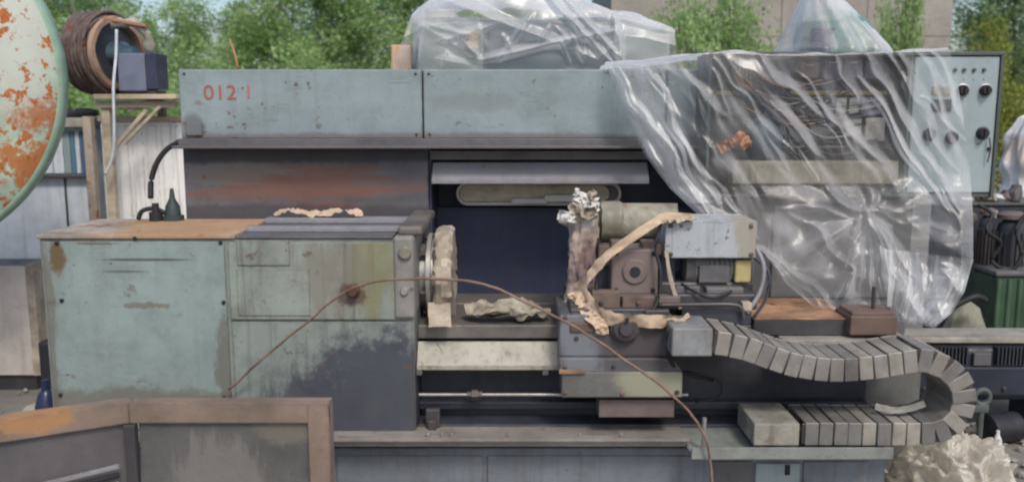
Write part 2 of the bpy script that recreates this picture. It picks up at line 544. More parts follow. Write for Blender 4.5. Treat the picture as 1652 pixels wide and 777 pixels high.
# ------------------------------------------------------------------ ground
m_ground = mat('gravelly_dirt', (0.20, 0.185, 0.165), 0.9, var=0.35, vscale=1.2, dirt=0.4, bump=0.9, bscale=28)
g = MB()
NG = 60
gx = [math.copysign(abs(t) ** 2.2, t) * 300 for t in np.linspace(-1, 1, NG)]
gy = [math.copysign(abs(t) ** 2.2, t) * 300 + 1 for t in np.linspace(-1, 1, NG)]
g.grid([(x, y, 0.03 * fbm(x * 0.7, y * 0.7, 0) if abs(x) < 30 and abs(y) < 30 else 0) for y in gy for x in gx], NG, NG)
obj('ground', g, m_ground, kind='structure', smooth=True)

# ------------------------------------------------------------------ lathe
m_seam = m_black
lathe = thing('lathe', 'long grey-green metal lathe with cover guard above and headstock cabinet, under open sky', 'lathe', (P(700, 700, 0.4).x, 0.4, 0))
ZT = P(0, 378, 0).z            # headstock top
xl, xr = P(72, 500, 0).x, P(668, 500, 0).x
xm = P(371, 500, 0).x

# base and chip tray
b = MB()
b.box(P(110, 750, 0).x, -0.04, 0.10, P(1422, 750, 0).x, 0.85, P(0, 722, -0.04).z, 0.008)
b.box(P(130, 750, 0).x, 0.02, 0.0, P(1400, 750, 0).x, 0.80, 0.10, 0.005)
base = obj('base', b, m_base, lathe)
b = MB().pbox(1145, 744, 1212, 900, -0.048, -0.03, 0.004, zb=0.12)
obj('access_plate', b, m_ledge, base)
b = MB().pbox(1216, 747, 1288, 900, -0.052, -0.03, 0.004, zb=0.12)
o = obj('access_plate', b, m_cab, base)
b = MB().pbox(1267, 750, 1275, 766, -0.058, -0.048, 0.002)
obj('latch', b, m_black, base)
b = MB().pbox(1293, 744, 1398, 900, -0.047, -0.03, 0.004, zb=0.12)
obj('access_plate', b, m_base, base)
b = MB().pbox(545, 735, 780, 900, -0.047, -0.03, 0.004, zb=0.12)
obj('access_plate', b, m_base, base)
b = MB().pbox(786, 735, 1135, 900, -0.047, -0.03, 0.004, zb=0.12)
obj('access_plate', b, m_base, base)

b = MB()
z1, z0 = P(0, 704, -0.14).z, P(0, 720, -0.14).z
x0, x1 = P(110, 712, -0.14).x, P(1112, 712, -0.14).x
b.box(x0, -0.14, z0, x1, -0.125, z1, 0.003)
b.box(x0, -0.125, z0, x1, 0.8, z0 + 0.012, 0.002)
b.box(x0, -0.165, z1 - 0.012, x1, -0.14, z1, 0.003)
tray = obj('chip_tray', b, m_lip, lathe)
for px, py, rr in ((690, 703, 0.006), (713, 701, 0.004), (728, 703, 0.005), (1002, 702, 0.006), (935, 703, 0.004), (818, 703, 0.004)):
    p = P(px, py, -0.135)
    b = MB().rev([(0, rr), (0.6, rr), (0.6, rr * 1.7), (1, rr * 1.5)], (p.x, p.y, z1 - 0.005), (p.x, p.y, z1 + 0.016), 8)
    obj('bolt', b, m_steel, tray)
b = MB()
z1, z0 = P(0, 722, -0.24).z, P(0, 741, -0.24).z
x0, x1 = P(1116, 731, -0.24).x, P(1442, 731, -0.24).x
b.box(x0, -0.24, z0, x1, -0.228, z1, 0.003)
b.box(x0, -0.228, z0 + 0.006, x1, 0.3, z0 + 0.018, 0.002)
ch_shelf_z = z0 + 0.018
obj('chain_tray', b, m_lip2, lathe)

# headstock cabinet
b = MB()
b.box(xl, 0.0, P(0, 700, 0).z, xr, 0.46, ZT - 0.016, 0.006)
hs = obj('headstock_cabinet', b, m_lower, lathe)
ztray = P(0, 700, 0).z
# rims and plates of the front
b = MB().box(xl + 0.012, -0.010, P(0, 690, 0).z, xm - 0.008, 0.0, ZT - 0.026, 0.004)
door = obj('door', b, m_door, hs)
for px, py in ((218, 384), (361, 487), (100, 484), (98, 636), (356, 391), (92, 392), (362, 640)):
    p = P(px, py, -0.010)
    obj('bolt', MB().rev([(0, 0.008), (0.7, 0.008), (1, 0.005)], (p.x, -0.008, p.z), (p.x, -0.018, p.z), 10), m_black, hs)
zs = P(0, 516, 0).z
b = MB().box(xm + 0.006, -0.014, zs + 0.004, P(660, 450, 0).x, 0.0, ZT - 0.030, 0.004)
upl = obj('cover_plate', b, m_plate, hs)
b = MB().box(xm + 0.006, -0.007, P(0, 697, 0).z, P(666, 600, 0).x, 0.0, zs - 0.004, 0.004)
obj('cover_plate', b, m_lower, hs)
b = MB()
q0, q1 = P(383, 386, 0), P(470, 427, 0)
b.box(q0.x, -0.019, q1.z, q1.x, -0.012, q0.z, 0.003)
obj('inspection_plate', b, m_plate, hs)
b = MB()
q0, q1 = P(383, 432, 0), P(503, 508, 0)
b.box(q0.x, -0.0175, q1.z, q1.x, -0.012, q0.z, 0.003)
obj('inspection_plate', b, m_plate, hs)
p = P(570, 469, -0.02)
b = MB().rev([(0, 0.026), (0.3, 0.026), (0.5, 0.018), (1, 0.016)], (p.x, -0.012, p.z), (p.x, -0.05, p.z), 16)
obj('lever_hub', b, mat('hub_brown', (0.09, 0.045, 0.035), 0.5, var=0.2), hs, smooth=35)
# casting at the spindle side
b = MB()
b.box(P(636, 440, 0).x, -0.024, P(0, 512, 0).z, xr + 0.004, 0.62, ZT - 0.006, 0.012, 3)
nose = obj('spindle_casting', b, mat('casting_grey', (0.25, 0.245, 0.225), 0.55, edge=0.75, chips=0.4, var=0.25, dirt=0.4, rust=0.15), lathe)
p = P(653, 408, -0.03)
obj('boss', MB().rev([(0, 0.026), (0.6, 0.026), (1, 0.02)], (p.x, -0.022, p.z), (p.x, -0.04, p.z), 18), m_beige, nose, smooth=35)
p = P(652, 470, -0.03)
obj('boss', MB().rev([(0, 0.016), (0.6, 0.016), (1, 0.012)], (p.x, -0.022, p.z), (p.x, -0.036, p.z), 14), m_steel, nose, smooth=35)
# top sheets
b = MB().box(xl - 0.006, -0.012, ZT - 0.016, P(380, 375, 0).x, 0.48, ZT, 0.004)
obj('top_sheet', b, m_rusttop, hs)
b = MB().box(P(380, 375, 0).x + 0.003, -0.008, ZT - 0.016, P(634, 375, 0).x, 0.48, ZT - 0.006, 0.003)
obj('top_sheet', b, m_ledge, hs)
b = MB().box(P(384, 375, 0).x, 0.10, ZT - 0.006, P(640, 375, 0).x, 0.16, ZT + 0.014, 0.004)
b.box(P(384, 375, 0).x, 0.36, ZT - 0.006, P(672, 375, 0).x, 0.44, ZT + 0.016, 0.004)
obj('top_rail', b, m_visor, hs)
b = MB().box(P(640, 375, 0).x, 0.02, ZT - 0.008, xr + 0.035, 0.58, ZT + 0.028, 0.012, 3)
obj('gearbox_lid', b, m_way, hs)

# spindle and wrapped faceplate
SY = 0.30
pc = P(690, 443, SY)
SX = lambda px: P(px, 443, SY).x
b = MB().rev([(0, 0.13), (0.55, 0.13), (0.56, 0.175), (0.85, 0.175), (0.86, 0.15), (1, 0.15)], (xr, SY, pc.z), (SX(703), SY, pc.z), 36)
sp = obj('spindle_flange', b, m_steel, lathe, smooth=35)
for k in range(6):
    a = k * math.pi / 3 + 0.3
    q = Vector((SX(684), SY + 0.155 * math.cos(a), pc.z + 0.155 * math.sin(a)))
    obj('bolt', MB().cyl(q, q + Vector((0.03, 0, 0)), 0.013, seg=8), m_darksteel, sp)


def crumple(mb, amp, sc, seed=0):
    for v in mb.bm.verts:
        p = v.co * sc
        v.co += Vector((noise.noise(p + Vector((seed, 0, 0))), noise.noise(p + Vector((0, seed + 9, 0))), noise.noise(p + Vector((0, 0, seed + 17))))) * amp
    return mb


b = MB()
prof = [(0, 0.05), (0.0, 0.12), (0.02, 0.185), (0.2, 0.198), (0.5, 0.203), (0.8, 0.198), (0.98, 0.185), (1.0, 0.10), (1.0, 0.03)]
b.rev(prof, (SX(703), SY, pc.z), (SX(733), SY, pc.z), 72)
for v in b.bm.verts:
    q9 = v.co * 12
    rg9 = 0.7 - 2 * abs(noise.noise(q9)) - 1.2 * abs(noise.noise(v.co * 27 + Vector((3, 5, 1))))
    dv = Vector((v.co.x - SX(718), (v.co.y - SY) * 0.4, (v.co.z - pc.z) * 0.4)).normalized()
    v.co += dv * 0.022 * rg9
wr = obj('wrapped_faceplate', b, m_paper_pale, lathe, label='lathe faceplate bundled in pale creased paper', smooth=25)
# loose paper tail under the faceplate
b = MB()
pts = []
for j in range(10):
    for i in range(8):
        q = P(690 + i * 5.2 + j * 0.2, 488 + j * 4.4, 0.12 - 0.012 * j)
        pts.append(q + Vector((0, 0.02 * noise.noise(q * 22), 0.006 * noise.noise(q * 30))))
b.grid(pts, 8, 10)
obj('paper_tail', b, m_paper_pale, wr, smooth=True, recalc=False)

# cover guard above the bed
zg1, zg0 = P(0, 112, 0.75).z, P(0, 224, 0.75).z
xg0, xgm, xg1, xg2 = P(289, 170, 0.75).x, P(682, 170, 0.75).x, P(1075, 170, 0.75).x, P(1470, 170, 0.75).x
gp = []
for (a, e) in ((xg0, xgm), (xgm, xg1), (xg1, xg2)):
    b = MB().box(a + 0.003, 0.75, zg0, e - 0.003, 1.15, zg1, 0.006)
    gp.append(obj('guard_panel', b, m_guard, lathe))
for (a, e, panel) in ((xg0, xgm, gp[0]), (xgm, xg1, gp[1])):
    for zz in (zg1 - 0.02, zg0 + 0.02):
        for xx in (a + 0.03, e - 0.03):
            obj('screw', MB().rev([(0, 0.007), (0.5, 0.007), (1, 0.004)], (xx, 0.752, zz), (xx, 0.745, zz), 8), m_darksteel, panel)
b = MB().box(xg0 - 0.004, 0.64, P(0, 240, 0.64).z, xg2, 0.75, P(0, 240, 0.64).z + 0.012, 0.003)
b.box(xg0 - 0.004, 0.72, P(0, 240, 0.64).z, xg2, 0.748, zg0 + 0.002, 0.003)
b.prism([(0, 0), (0, 0.001), (0.001, 0)], 0, 0.001) if False else None
obj('guard_ledge', b, m_ledge, lathe)
q0, q1 = P(331, 215, 0.745), P(300, 196, 0.745)
b = MB().box(P(300, 205, 0.74).x, 0.738, P(0, 219, 0.74).z, P(326, 205, 0.74).x, 0.751, P(0, 199, 0.74).z, 0.003)
obj('name_plate', b, m_guard, gp[0])

# red stencilled number


def text_mesh(name, body, px, py, Y, size, m, parent, sx=1.0):
    cu = bpy.data.curves.new(name + '_curve', 'FONT')
    cu.body = body
    cu.size = size
    cu.extrude = 0.0006
    cu.offset = -0.0005
    tmp = bpy.data.objects.new(name + '_tmp', cu)
    COL.objects.link(tmp)
    dg = bpy.context.evaluated_depsgraph_get()
    me = bpy.data.meshes.new_from_object(tmp.evaluated_get(dg))
    bpy.data.objects.remove(tmp)
    bpy.data.curves.remove(cu)
    p = P(px, py, Y)
    bm = bmesh.new()
    bm.from_mesh(me)
    for v in bm.verts:
        v.co = Vector((p.x + v.co.x * sx, Y - v.co.z, p.z + v.co.y))
    bpy.data.meshes.remove(me)
    mb = MB()
    mb.bm.free()
    mb.bm = bm
    return obj(name, mb, m, parent)


tx = text_mesh('painted_number', '012', 328, 160, 0.7465, 0.092, m_red, gp[0], 1.12)
tx['label'] = 'red stencilled number on the guard panel'
text_mesh('painted_number', '1', 391, 158, 0.7465, 0.088, m_red_faint, gp[0], 1.3)

# lower back panel and work recess
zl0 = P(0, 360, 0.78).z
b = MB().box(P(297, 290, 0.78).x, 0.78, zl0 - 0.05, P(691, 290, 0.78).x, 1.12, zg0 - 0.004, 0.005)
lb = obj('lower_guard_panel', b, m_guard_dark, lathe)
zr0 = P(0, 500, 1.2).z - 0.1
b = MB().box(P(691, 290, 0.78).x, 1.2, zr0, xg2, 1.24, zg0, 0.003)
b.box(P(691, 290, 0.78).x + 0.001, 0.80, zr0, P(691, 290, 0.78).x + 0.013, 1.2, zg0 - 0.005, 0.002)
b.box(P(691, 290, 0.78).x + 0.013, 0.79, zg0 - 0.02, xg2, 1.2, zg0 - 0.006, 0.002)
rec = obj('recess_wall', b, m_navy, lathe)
b = MB()
zv1, zv0 = P(0, 262, 0.80).z, P(0, 291, 0.72).z
xa, xb = P(697, 276, 0.75).x, P(1046, 276, 0.75).x
for (ya, za, yb, zb2) in ((0.80, zv1, 0.72, zv0),):
    vs = [(xa, ya, za), (xb, ya, za), (xb, yb, zb2), (xa, yb, zb2)]
    vv = [b.bm.verts.new(v) for v in vs] + [b.bm.verts.new((v[0], v[1] + 0.012, v[2] - 0.004)) for v in vs]
    for f in ((0, 1, 2, 3), (7, 6, 5, 4), (0, 4, 5, 1), (1, 5, 6, 2), (2, 6, 7, 3), (3, 7, 4, 0)):
        b.bm.faces.new([vv[i] for i in f])
b.box(xa, 0.715, zv0 - 0.016, xb, 0.728, zv0 + 0.002, 0.003)
obj('visor', b, m_visor, lathe)
b = MB().pbox(694, 244, 1060, 258, 0.79, 0.84, 0.003)
obj('visor_rail', b, m_ledge, lathe)
# stadium-shaped work lamp in the recess
LY = 0.98


def stadium(x0, x1, zc, r, n=14):
    out = []
    for k in range(n + 1):
        a = math.pi / 2 + math.pi * k / n
        out.append((x0 + r + r * math.cos(a), zc + r * math.sin(a)))
    for k in range(n + 1):
        a = -math.pi / 2 + math.pi * k / n
        out.append((x1 - r + r * math.cos(a), zc + r * math.sin(a)))
    return out


la, lb2, lz = P(735, 312, LY).x, P(1003, 312, LY).x, P(0, 312, LY).z
lr = (P(0, 292, LY).z - P(0, 332, LY).z) / 2
b = MB().prism(stadium(la, lb2, lz, lr), LY, LY + 0.2, 0.006)
lamp = obj('work_lamp', b, mat('lamp_rim', (0.12, 0.115, 0.11), 0.4, var=0.2, dirt=0.3), lathe)
outer = stadium(la + 0.004, lb2 - 0.004, lz, lr - 0.004)
inner = stadium(la + 0.016, lb2 - 0.016, lz, lr - 0.018)
b = MB()
vo = [b.bm.verts.new((x, LY - 0.012, z)) for x, z in outer]
vi = [b.bm.verts.new((x, LY - 0.012, z)) for x, z in inner]
vo2 = [b.bm.verts.new((x, LY + 0.003, z)) for x, z in outer]
vi2 = [b.bm.verts.new((x, LY + 0.003, z)) for x, z in inner]
n = len(outer)
for i in range(n):
    j = (i + 1) % n
    b.bm.faces.new((vo[i], vo[j], vi[j], vi[i]))
    b.bm.faces.new((vo[i], vo2[i], vo2[j], vo[j]))
    b.bm.faces.new((vi[i], vi[j], vi2[j], vi2[i]))
obj('rim', b, m_steel, lamp)
b = MB().prism(stadium(la + 0.018, lb2 - 0.06, lz, lr - 0.020), LY - 0.006, LY + 0.002, 0.003)
obj('lens', b, mat('lamp_lens', (0.55, 0.50, 0.38), 0.25, var=0.3, dirt=0.4, stretch=(0.6, 1, 12), spec=0.6), lamp)
# small bright tool lying against the lamp
b = MB().pbox(878, 314, 925, 326, 0.92, 0.96, 0.006)
b.pbox(825, 320, 882, 329, 0.925, 0.955, 0.006)
obj('lamp_bracket', b, m_white, lathe)
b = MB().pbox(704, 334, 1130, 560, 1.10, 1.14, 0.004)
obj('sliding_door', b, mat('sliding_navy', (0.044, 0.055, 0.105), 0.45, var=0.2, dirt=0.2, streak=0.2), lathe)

# bed
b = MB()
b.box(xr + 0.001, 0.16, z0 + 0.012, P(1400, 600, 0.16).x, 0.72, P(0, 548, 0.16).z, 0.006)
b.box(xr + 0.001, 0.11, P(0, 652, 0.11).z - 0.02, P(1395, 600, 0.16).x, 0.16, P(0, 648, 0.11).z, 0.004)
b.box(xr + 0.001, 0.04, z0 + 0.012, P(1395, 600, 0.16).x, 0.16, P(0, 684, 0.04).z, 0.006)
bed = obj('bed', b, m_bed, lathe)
b = MB().box(xr + 0.001, 0.10, P(0, 546, 0.10).z, P(1395, 600, 0.1).x, 0.26, P(0, 524, 0.10).z, 0.005)
obj('way', b, m_way, bed)
b = MB().box(xr + 0.001, 0.46, P(0, 546, 0.10).z, P(1395, 600, 0.1).x, 0.66, P(0, 520, 0.10).z, 0.005)
obj('way', b, m_way, bed)
# cream sloping chip cover
b = MB()
xc0, xc1 = xr + 0.003, P(902, 570, 0.04).x
za, zb2 = P(0, 551, 0.09).z, P(0, 591, 0.03).z
vs = [(xc0, 0.095, za), (xc1, 0.095, za), (xc1, 0.03, zb2), (xc0, 0.03, zb2)]
vv = [b.bm.verts.new(v) for v in vs] + [b.bm.verts.new((v[0], v[1] + 0.03, v[2] - 0.006)) for v in vs]
for f in ((0, 1, 2, 3), (7, 6, 5, 4), (0, 4, 5, 1), (1, 5, 6, 2), (2, 6, 7, 3), (3, 7, 4, 0)):
    b.bm.faces.new([vv[i] for i in f])
b.box(xc0, 0.022, zb2 - 0.012, xc1, 0.03, zb2 + 0.004, 0.002)
cc = obj('chip_cover', b, m_cream, bed)
for px in (676, 880):
    p = P(px, 597, 0.025)
    obj('bracket', MB().box(p.x - 0.012, 0.024, p.z - 0.02, p.x + 0.012, 0.07, p.z + 0.012, 0.003), m_ledge, bed)
p0, p1 = P(676, 636, 0.06), P(1110, 636, 0.06)
b = MB().cyl((p0.x, 0.06, p0.z), (p1.x, 0.06, p0.z), 0.007, seg=12)
ls = obj('feed_rod', b, m_steel, lathe, smooth=35)
q = P(766, 636, 0.06).x
b = MB().rev([(0, 0.014), (0.3, 0.014), (0.31, 0.024), (0.7, 0.024), (0.71, 0.016), (1, 0.016)], (q - 0.03, 0.06, p0.z), (q + 0.03, 0.06, p0.z), 6)
obj('collar', b, m_darksteel, ls)
q = P(700, 660, 0.05)
b = MB().box(q.x - 0.03, 0.02, z0 + 0.013, q.x + 0.025, 0.05, q.z + 0.01, 0.004).box(q.x - 0.02, 0.0, z0 + 0.013, q.x + 0.012, 0.02, q.z - 0.03, 0.004)
obj('rod_bracket', b, m_darksteel, lathe)

# ---- carriage
b = MB()
zc1, zc0 = P(0, 508, -0.06).z, P(0, 575, -0.06).z
ca, cb = P(902, 550, -0.06).x, P(1084, 550, -0.06).x
b.box(ca, -0.06, zc0, cb, 0.30, zc1, 0.006)
zc2 = P(0, 600, -0.085).z
b.prism([(ca, zc0), (cb + 0.0, zc0), (cb + 0.04, zc2), (ca, zc2)], -0.085, 0.2, 0.004)
car = obj('carriage', b, m_apron, lathe)
b = MB().pbox(906, 600, 1101, 641, -0.095, 0.05, 0.005)
obj('apron_skirt', b, m_skirt, car)
b = MB().pbox(966, 645, 1088, 673, -0.06, 0.05, 0.004)
obj('lower_plate', b, m_brown, car)
b = MB().pbox(902, 597, 944, 603, -0.105, -0.09, 0.002)
obj('rust_strip', b, m_rustblock, car)
p = P(1009, 528, -0.075)
b = MB().rev([(0, 0.056), (0.5, 0.056), (0.55, 0.045), (0.75, 0.045), (0.76, 0.03), (1, 0.024)], (p.x, -0.05, p.z), (p.x, -0.11, p.z), 28)
hw = obj('feed_dial', b, m_darksteel, car, smooth=35)
obj('pin', MB().cyl((p.x, -0.09, p.z + 0.038), (p.x, -0.12, p.z + 0.038), 0.008, seg=10), m_black, hw)
b = MB().pbox(920, 498, 1080, 512, -0.03, 0.40, 0.006)
obj('saddle', b, m_darksteel, car)
b = MB().pbox(950, 474, 1222, 500, 0.03, 0.44, 0.008)
b.pbox(1062, 455, 1215, 476, 0.10, 0.36, 0.008)
obj('cross_slide', b, m_darksteel, car)
b = MB().pbox(986, 402, 1062, 478, 0.05, 0.22, 0.008)
tb = obj('tool_block', b, m_brown, car)
p = P(1024, 438, 0.05)
b = MB().rev([(0, 0.050), (0.5, 0.050), (1, 0.044)], (p.x, 0.052, p.z), (p.x, 0.040, p.z), 28)
obj('bushing', b, m_brown, tb, smooth=35)
b = MB().rev([(0, 0.023), (1, 0.021)], (p.x, 0.050, p.z), (p.x, 0.0375, p.z), 18)
obj('bore', b, m_black, tb)
for dx, dz in ((-1, -1), (1, -1), (-1, 1), (1, 1)):
    q = (p.x + dx * 0.072, p.z + dz * 0.072)
    obj('bolt', MB().rev([(0, 0.009), (0.7, 0.009), (1, 0.006)], (q[0], 0.052, q[1]), (q[0], 0.040, q[1]), 8), m_black, tb)
obj('block_bracket', MB().pbox(1062, 405, 1090, 470, 0.14, 0.26, 0.006), m_bed, tb)
obj('block_bracket', MB().pbox(950, 425, 987, 476, 0.14, 0.30, 0.008), m_bed, tb)
# barrel
p0, p1 = P(900, 358, 0.32), P(1090, 358, 0.32)
b = MB().rev([(0, 0.006), (0.10, 0.028), (0.15, 0.034), (0.16, 0.045), (0.34, 0.05), (0.36, 0.088), (0.52, 0.088), (0.54, 0.078), (1, 0.078)],
             (p0.x, 0.32, p0.z), (p1.x, 0.32, p0.z), 32)
crumple(b, 0.006, 25, 5)
obj('quill', b, mat('quill_olive', (0.25, 0.235, 0.18), 0.55, var=0.35, vscale=8, dirt=0.7, streak=0.4, rust=0.2), car, smooth=40)
# upright bundle wrapped in paper
prof = [(0, 0.070), (0.06, 0.070), (0.2, 0.066), (0.45, 0.060), (0.65, 0.058), (0.8, 0.052), (0.93, 0.048), (0.97, 0.038), (1, 0.015)]
b = MB()
tb0, tb1 = P(941, 500, 0.20), P(944, 318, 0.20)
ring = []
for (t, r) in prof:
    ring.append((t, r))
ts = np.linspace(0, 1, 80)
ring = [(float(t), float(np.interp(t, [a for a, _ in prof], [r for _, r in prof]))) for t in ts]
b.rev(ring, (tb0.x, 0.20, tb0.z), (tb1.x, 0.22, tb1.z), 64)
for v in b.bm.verts:
    a = math.atan2(v.co.y - 0.2, v.co.x - tb0.x)
    f = 1 + 0.35 * abs(noise.noise(Vector((math.cos(a) * 1.6, math.sin(a) * 1.6 + v.co.z * 6, 3)))) + 0.30 * noise.noise(Vector((math.cos(a) * 2.5, math.sin(a) * 2.5, v.co.z * 17))) + 0.18 * abs(noise.noise(Vector((math.cos(a) * 6, math.sin(a) * 6, v.co.z * 30))))
    v.co.x = tb0.x + (v.co.x - tb0.x) * f * 0.92
    v.co.y = 0.2 + (v.co.y - 0.2) * f
wrap = obj('wrapped_tool_post', b, mat('wrap_paper', (0.36, 0.29, 0.245), 0.65, var=0.3, vscale=9, dirt=0.5, bump=0.5,
           stains=[(c(935, 330, 0.18), (0.09, 0.2, 0.10), (0.58, 0.55, 0.52), 0.8, 1.2), (c(945, 440, 0.18), (0.05, 0.2, 0.16), (0.13, 0.075, 0.08), 0.8, 1.2)]),
           car, smooth=50, label='tool post wrapped in crumpled brown and white paper')
def ribbon(pts, width, n=40, twist=0.0, wav=0.006, seed=1.0, wdir=(0, 0.3, 1)):
    s = spline(pts, n)
    V = []
    for i, p in enumerate(s):
        tg = (s[min(i + 1, n - 1)] - s[max(i - 1, 0)]).normalized()
        wd = Vector(wdir)
        wd = (wd - tg * wd.dot(tg)).normalized()
        wd.rotate(Matrix.Rotation(twist * noise.noise(Vector((i * 0.12, seed, 0))), 3, tg))
        ww = width * (1 + 0.35 * noise.noise(Vector((i * 0.15, 5, seed))))
        nn = tg.cross(wd)
        for k in range(5):
            V.append(p + wd * ww * (k / 4 - 0.5) + nn * wav * noise.noise(Vector((i * 0.4, k * 0.9, seed))))
    return MB().grid(V, 5, n)


b = ribbon([P(1120, 352, 0.08), P(1075, 350, 0.02), P(1045, 366, 0.0), P(985, 408, -0.01), P(955, 440, 0.02), P(940, 470, 0.03), P(935, 492, 0.02)], 0.035, 50, 0.8, 0.012, 2.0)
obj('paper_strip', b, m_paper, car, smooth=True, recalc=False, label='tan paper strip trailing from the motor cover')
b = ribbon([P(930, 455, 0.05), P(945, 480, 0.02), P(962, 500, -0.045), P(985, 514, -0.09), P(1030, 518, -0.10), P(1075, 518, -0.09), P(1110, 516, -0.04)], 0.055, 50, 0.9, 0.014, 4.0, (0.2, -0.4, 1))
obj('paper_strip', b, m_paper, car, smooth=True, recalc=False)
b = ribbon([P(1062, 524, -0.08), P(1080, 512, -0.09), P(1098, 517, -0.09), P(1112, 507, -0.08)], 0.016, 24, 1.2, 0.005, 6.0)
obj('paper_strip', b, m_paper, car, smooth=True, recalc=False)
b = ribbon([P(1075, 404, 0.02), P(1080, 440, 0.015), P(1088, 470, 0.01), P(1098, 498, 0.02)], 0.015, 24, 0.6, 0.003, 8.0, (1, 0, 0))
obj('cloth_tape', b, m_paper_pale, car, smooth=True, recalc=False)
for k, (ax, ay, bx_, by_, wd) in enumerate(((918, 338, 958, 318, 0.05), (926, 318, 966, 330, 0.05), (924, 352, 962, 342, 0.045), (936, 326, 930, 308, 0.03), (950, 330, 957, 311, 0.035), (900, 346, 935, 352, 0.04))):
    b = ribbon([P(ax, ay, 0.15), P((ax + bx_) / 2, (ay + by_) / 2, 0.12), P(bx_, by_, 0.17)], wd, 16, 1.6, 0.03, 3.0 + k)
    obj('paper_tuft', b, m_white if k % 2 else m_paper_pale, wrap, smooth=False, recalc=False)
# feed motor and its sheet cover
b = MB()
z1m, z0m = P(0, 357, 0.05).z, P(0, 416, 0.05).z
ma, mbx = P(1073, 387, 0.05).x, P(1221, 387, 0.05).x
b.box(ma, 0.05, z0m, mbx, 0.056, z1m, 0.002)
b.box(ma, 0.056, z1m - 0.006, mbx, 0.30, z1m, 0.002)
b.box(ma, 0.056, z0m - 0.0, ma + 0.006, 0.30, z1m - 0.006, 0.002)
b.box(mbx - 0.006, 0.056, z0m, mbx, 0.30, z1m - 0.006, 0.002)
obj('motor_cover', b, m_motorcover, car)
b = MB()
q = P(1150, 430, 0.16)
rm = 0.075
b.rev([(0, 0.04), (0.03, 0.07), (0.12, rm), (0.15, rm + 0.008), (0.2, rm), (0.75, rm), (0.8, rm + 0.01), (0.95, rm + 0.008), (1, 0.05)], (P(1100, 430, 0.16).x, 0.17, q.z), (P(1212, 430, 0.16).x, 0.17, q.z), 32)
mo = obj('feed_motor', b, m_motor, car, smooth=35)
for k in range(7):
    xx = P(1140 + k * 8, 430, 0.16).x
    obj('fin', MB().rev([(0, rm + 0.006), (1, rm + 0.006)], (xx, 0.17, q.z), (xx + 0.006, 0.17, q.z), 28), m_motor, mo)
b = MB().pbox(1128, 428, 1178, 456, 0.080, 0.09, 0.003)
obj('data_plate', b, m_ledge, mo)
b = MB().pbox(1186, 420, 1212, 456, 0.076, 0.1, 0.008)
obj('terminal_box', b, m_label, mo)
# pipe along the slide
b = MB().tube(spline([P(1062, 492, -0.02), P(1120, 491, -0.02), P(1180, 491, -0.02), P(1196, 497, -0.02), P(1200, 515, -0.02)], 30), 0.008, 8)
obj('coolant_pipe', b, m_darksteel, car, smooth=True)
b = MB().pbox(1100, 500, 1212, 524, 0.0, 0.1, 0.004)
obj('slide_end', b, m_bed, car)
b = MB().pbox(1198, 488, 1213, 502, -0.01, 0.03, 0.004)
obj('stop_block', b, m_paper_pale, car)

m_rustcast = mat('rusty_casting', (0.15, 0.105, 0.085), 0.65, var=0.35, vscale=9, dirt=0.5, rust=0.3, rustscale=12)
for (a0, b0_, a1, b1_, y0_, y1_, mm_, nm_) in ((955, 470, 1000, 498, 0.0, 0.05, m_rustcast, 'gib_block'), (1004, 478, 1058, 497, 0.005, 0.05, m_rustcast, 'gib_block'),
        (1062, 478, 1098, 490, 0.0, 0.06, m_brown, 'gib_block'), (966, 396, 986, 428, 0.10, 0.18, m_rustcast, 'side_lug'), (1060, 394, 1072, 412, 0.08, 0.16, m_rustcast, 'side_lug'),
        (1040, 500, 1080, 530, -0.075, -0.055, m_darksteel, 'scale_plate'), (920, 520, 960, 536, -0.07, -0.055, m_rustcast, 'wiper_plate'), (1090, 462, 1130, 474, 0.06, 0.12, m_ledge, 'clamp_bar'),
        (1140, 464, 1200, 474, 0.05, 0.12, m_motor, 'clamp_bar'), (986, 388, 1010, 403, 0.08, 0.14, m_brown, 'top_lug'), (1036, 390, 1060, 403, 0.08, 0.16, m_rustcast, 'top_lug')):
    obj(nm_, MB().pbox(a0, b0_, a1, b1_, y0_, y1_, 0.005), mm_, car)
for k, (px, py) in enumerate(((912, 512), (930, 545), (912, 590), (1076, 545), (1072, 588), (990, 590), (912, 632), (1092, 632), (1004, 634), (1082, 364), (1212, 364), (1082, 410), (1212, 410), (970, 488), (1030, 488))):
    yf = 0.05 if 1080 < px < 1215 and py < 420 else (-0.095 if py > 605 else (-0.085 if py > 576 else (-0.06 if py > 500 else 0.0)))
    p = P(px, py, yf)
    obj('bolt', MB().rev([(0, 0.009), (0.6, 0.009), (1, 0.005)], (p.x, yf + 0.002, p.z), (p.x, yf - 0.009, p.z), 8), m_darksteel if k % 2 else m_rustcast, car)
for k, (pl, r, mm_) in enumerate(((((1066, 360, 0.04), (1058, 400, 0.02), (1066, 440, 0.0), (1060, 486, -0.02), (1048, 505, -0.06)), 0.007, m_rubber),
        (((1218, 395, 0.06), (1232, 430, 0.03), (1226, 470, 0.02), (1205, 505, 0.0)), 0.009, m_visor),
        (((1214, 412, 0.10), (1240, 440, 0.06), (1236, 480, 0.04), (1216, 512, 0.02)), 0.006, m_bed),
        (((965, 385, 0.16), (975, 420, 0.08), (962, 455, 0.05), (968, 490, 0.0)), 0.006, m_rubber),
        (((1100, 458, 0.08), (1120, 470, 0.02), (1150, 480, 0.0), (1180, 470, 0.03)), 0.006, m_rubber),
        (((1085, 530, -0.15), (1078, 545, -0.10), (1082, 580, -0.09), (1100, 600, -0.06), (1150, 612, 0.0)), 0.008, m_rubber))):
    obj('hose', MB().tube(spline([P(*q) for q in pl], 24), r, 7), mm_, car, smooth=True)
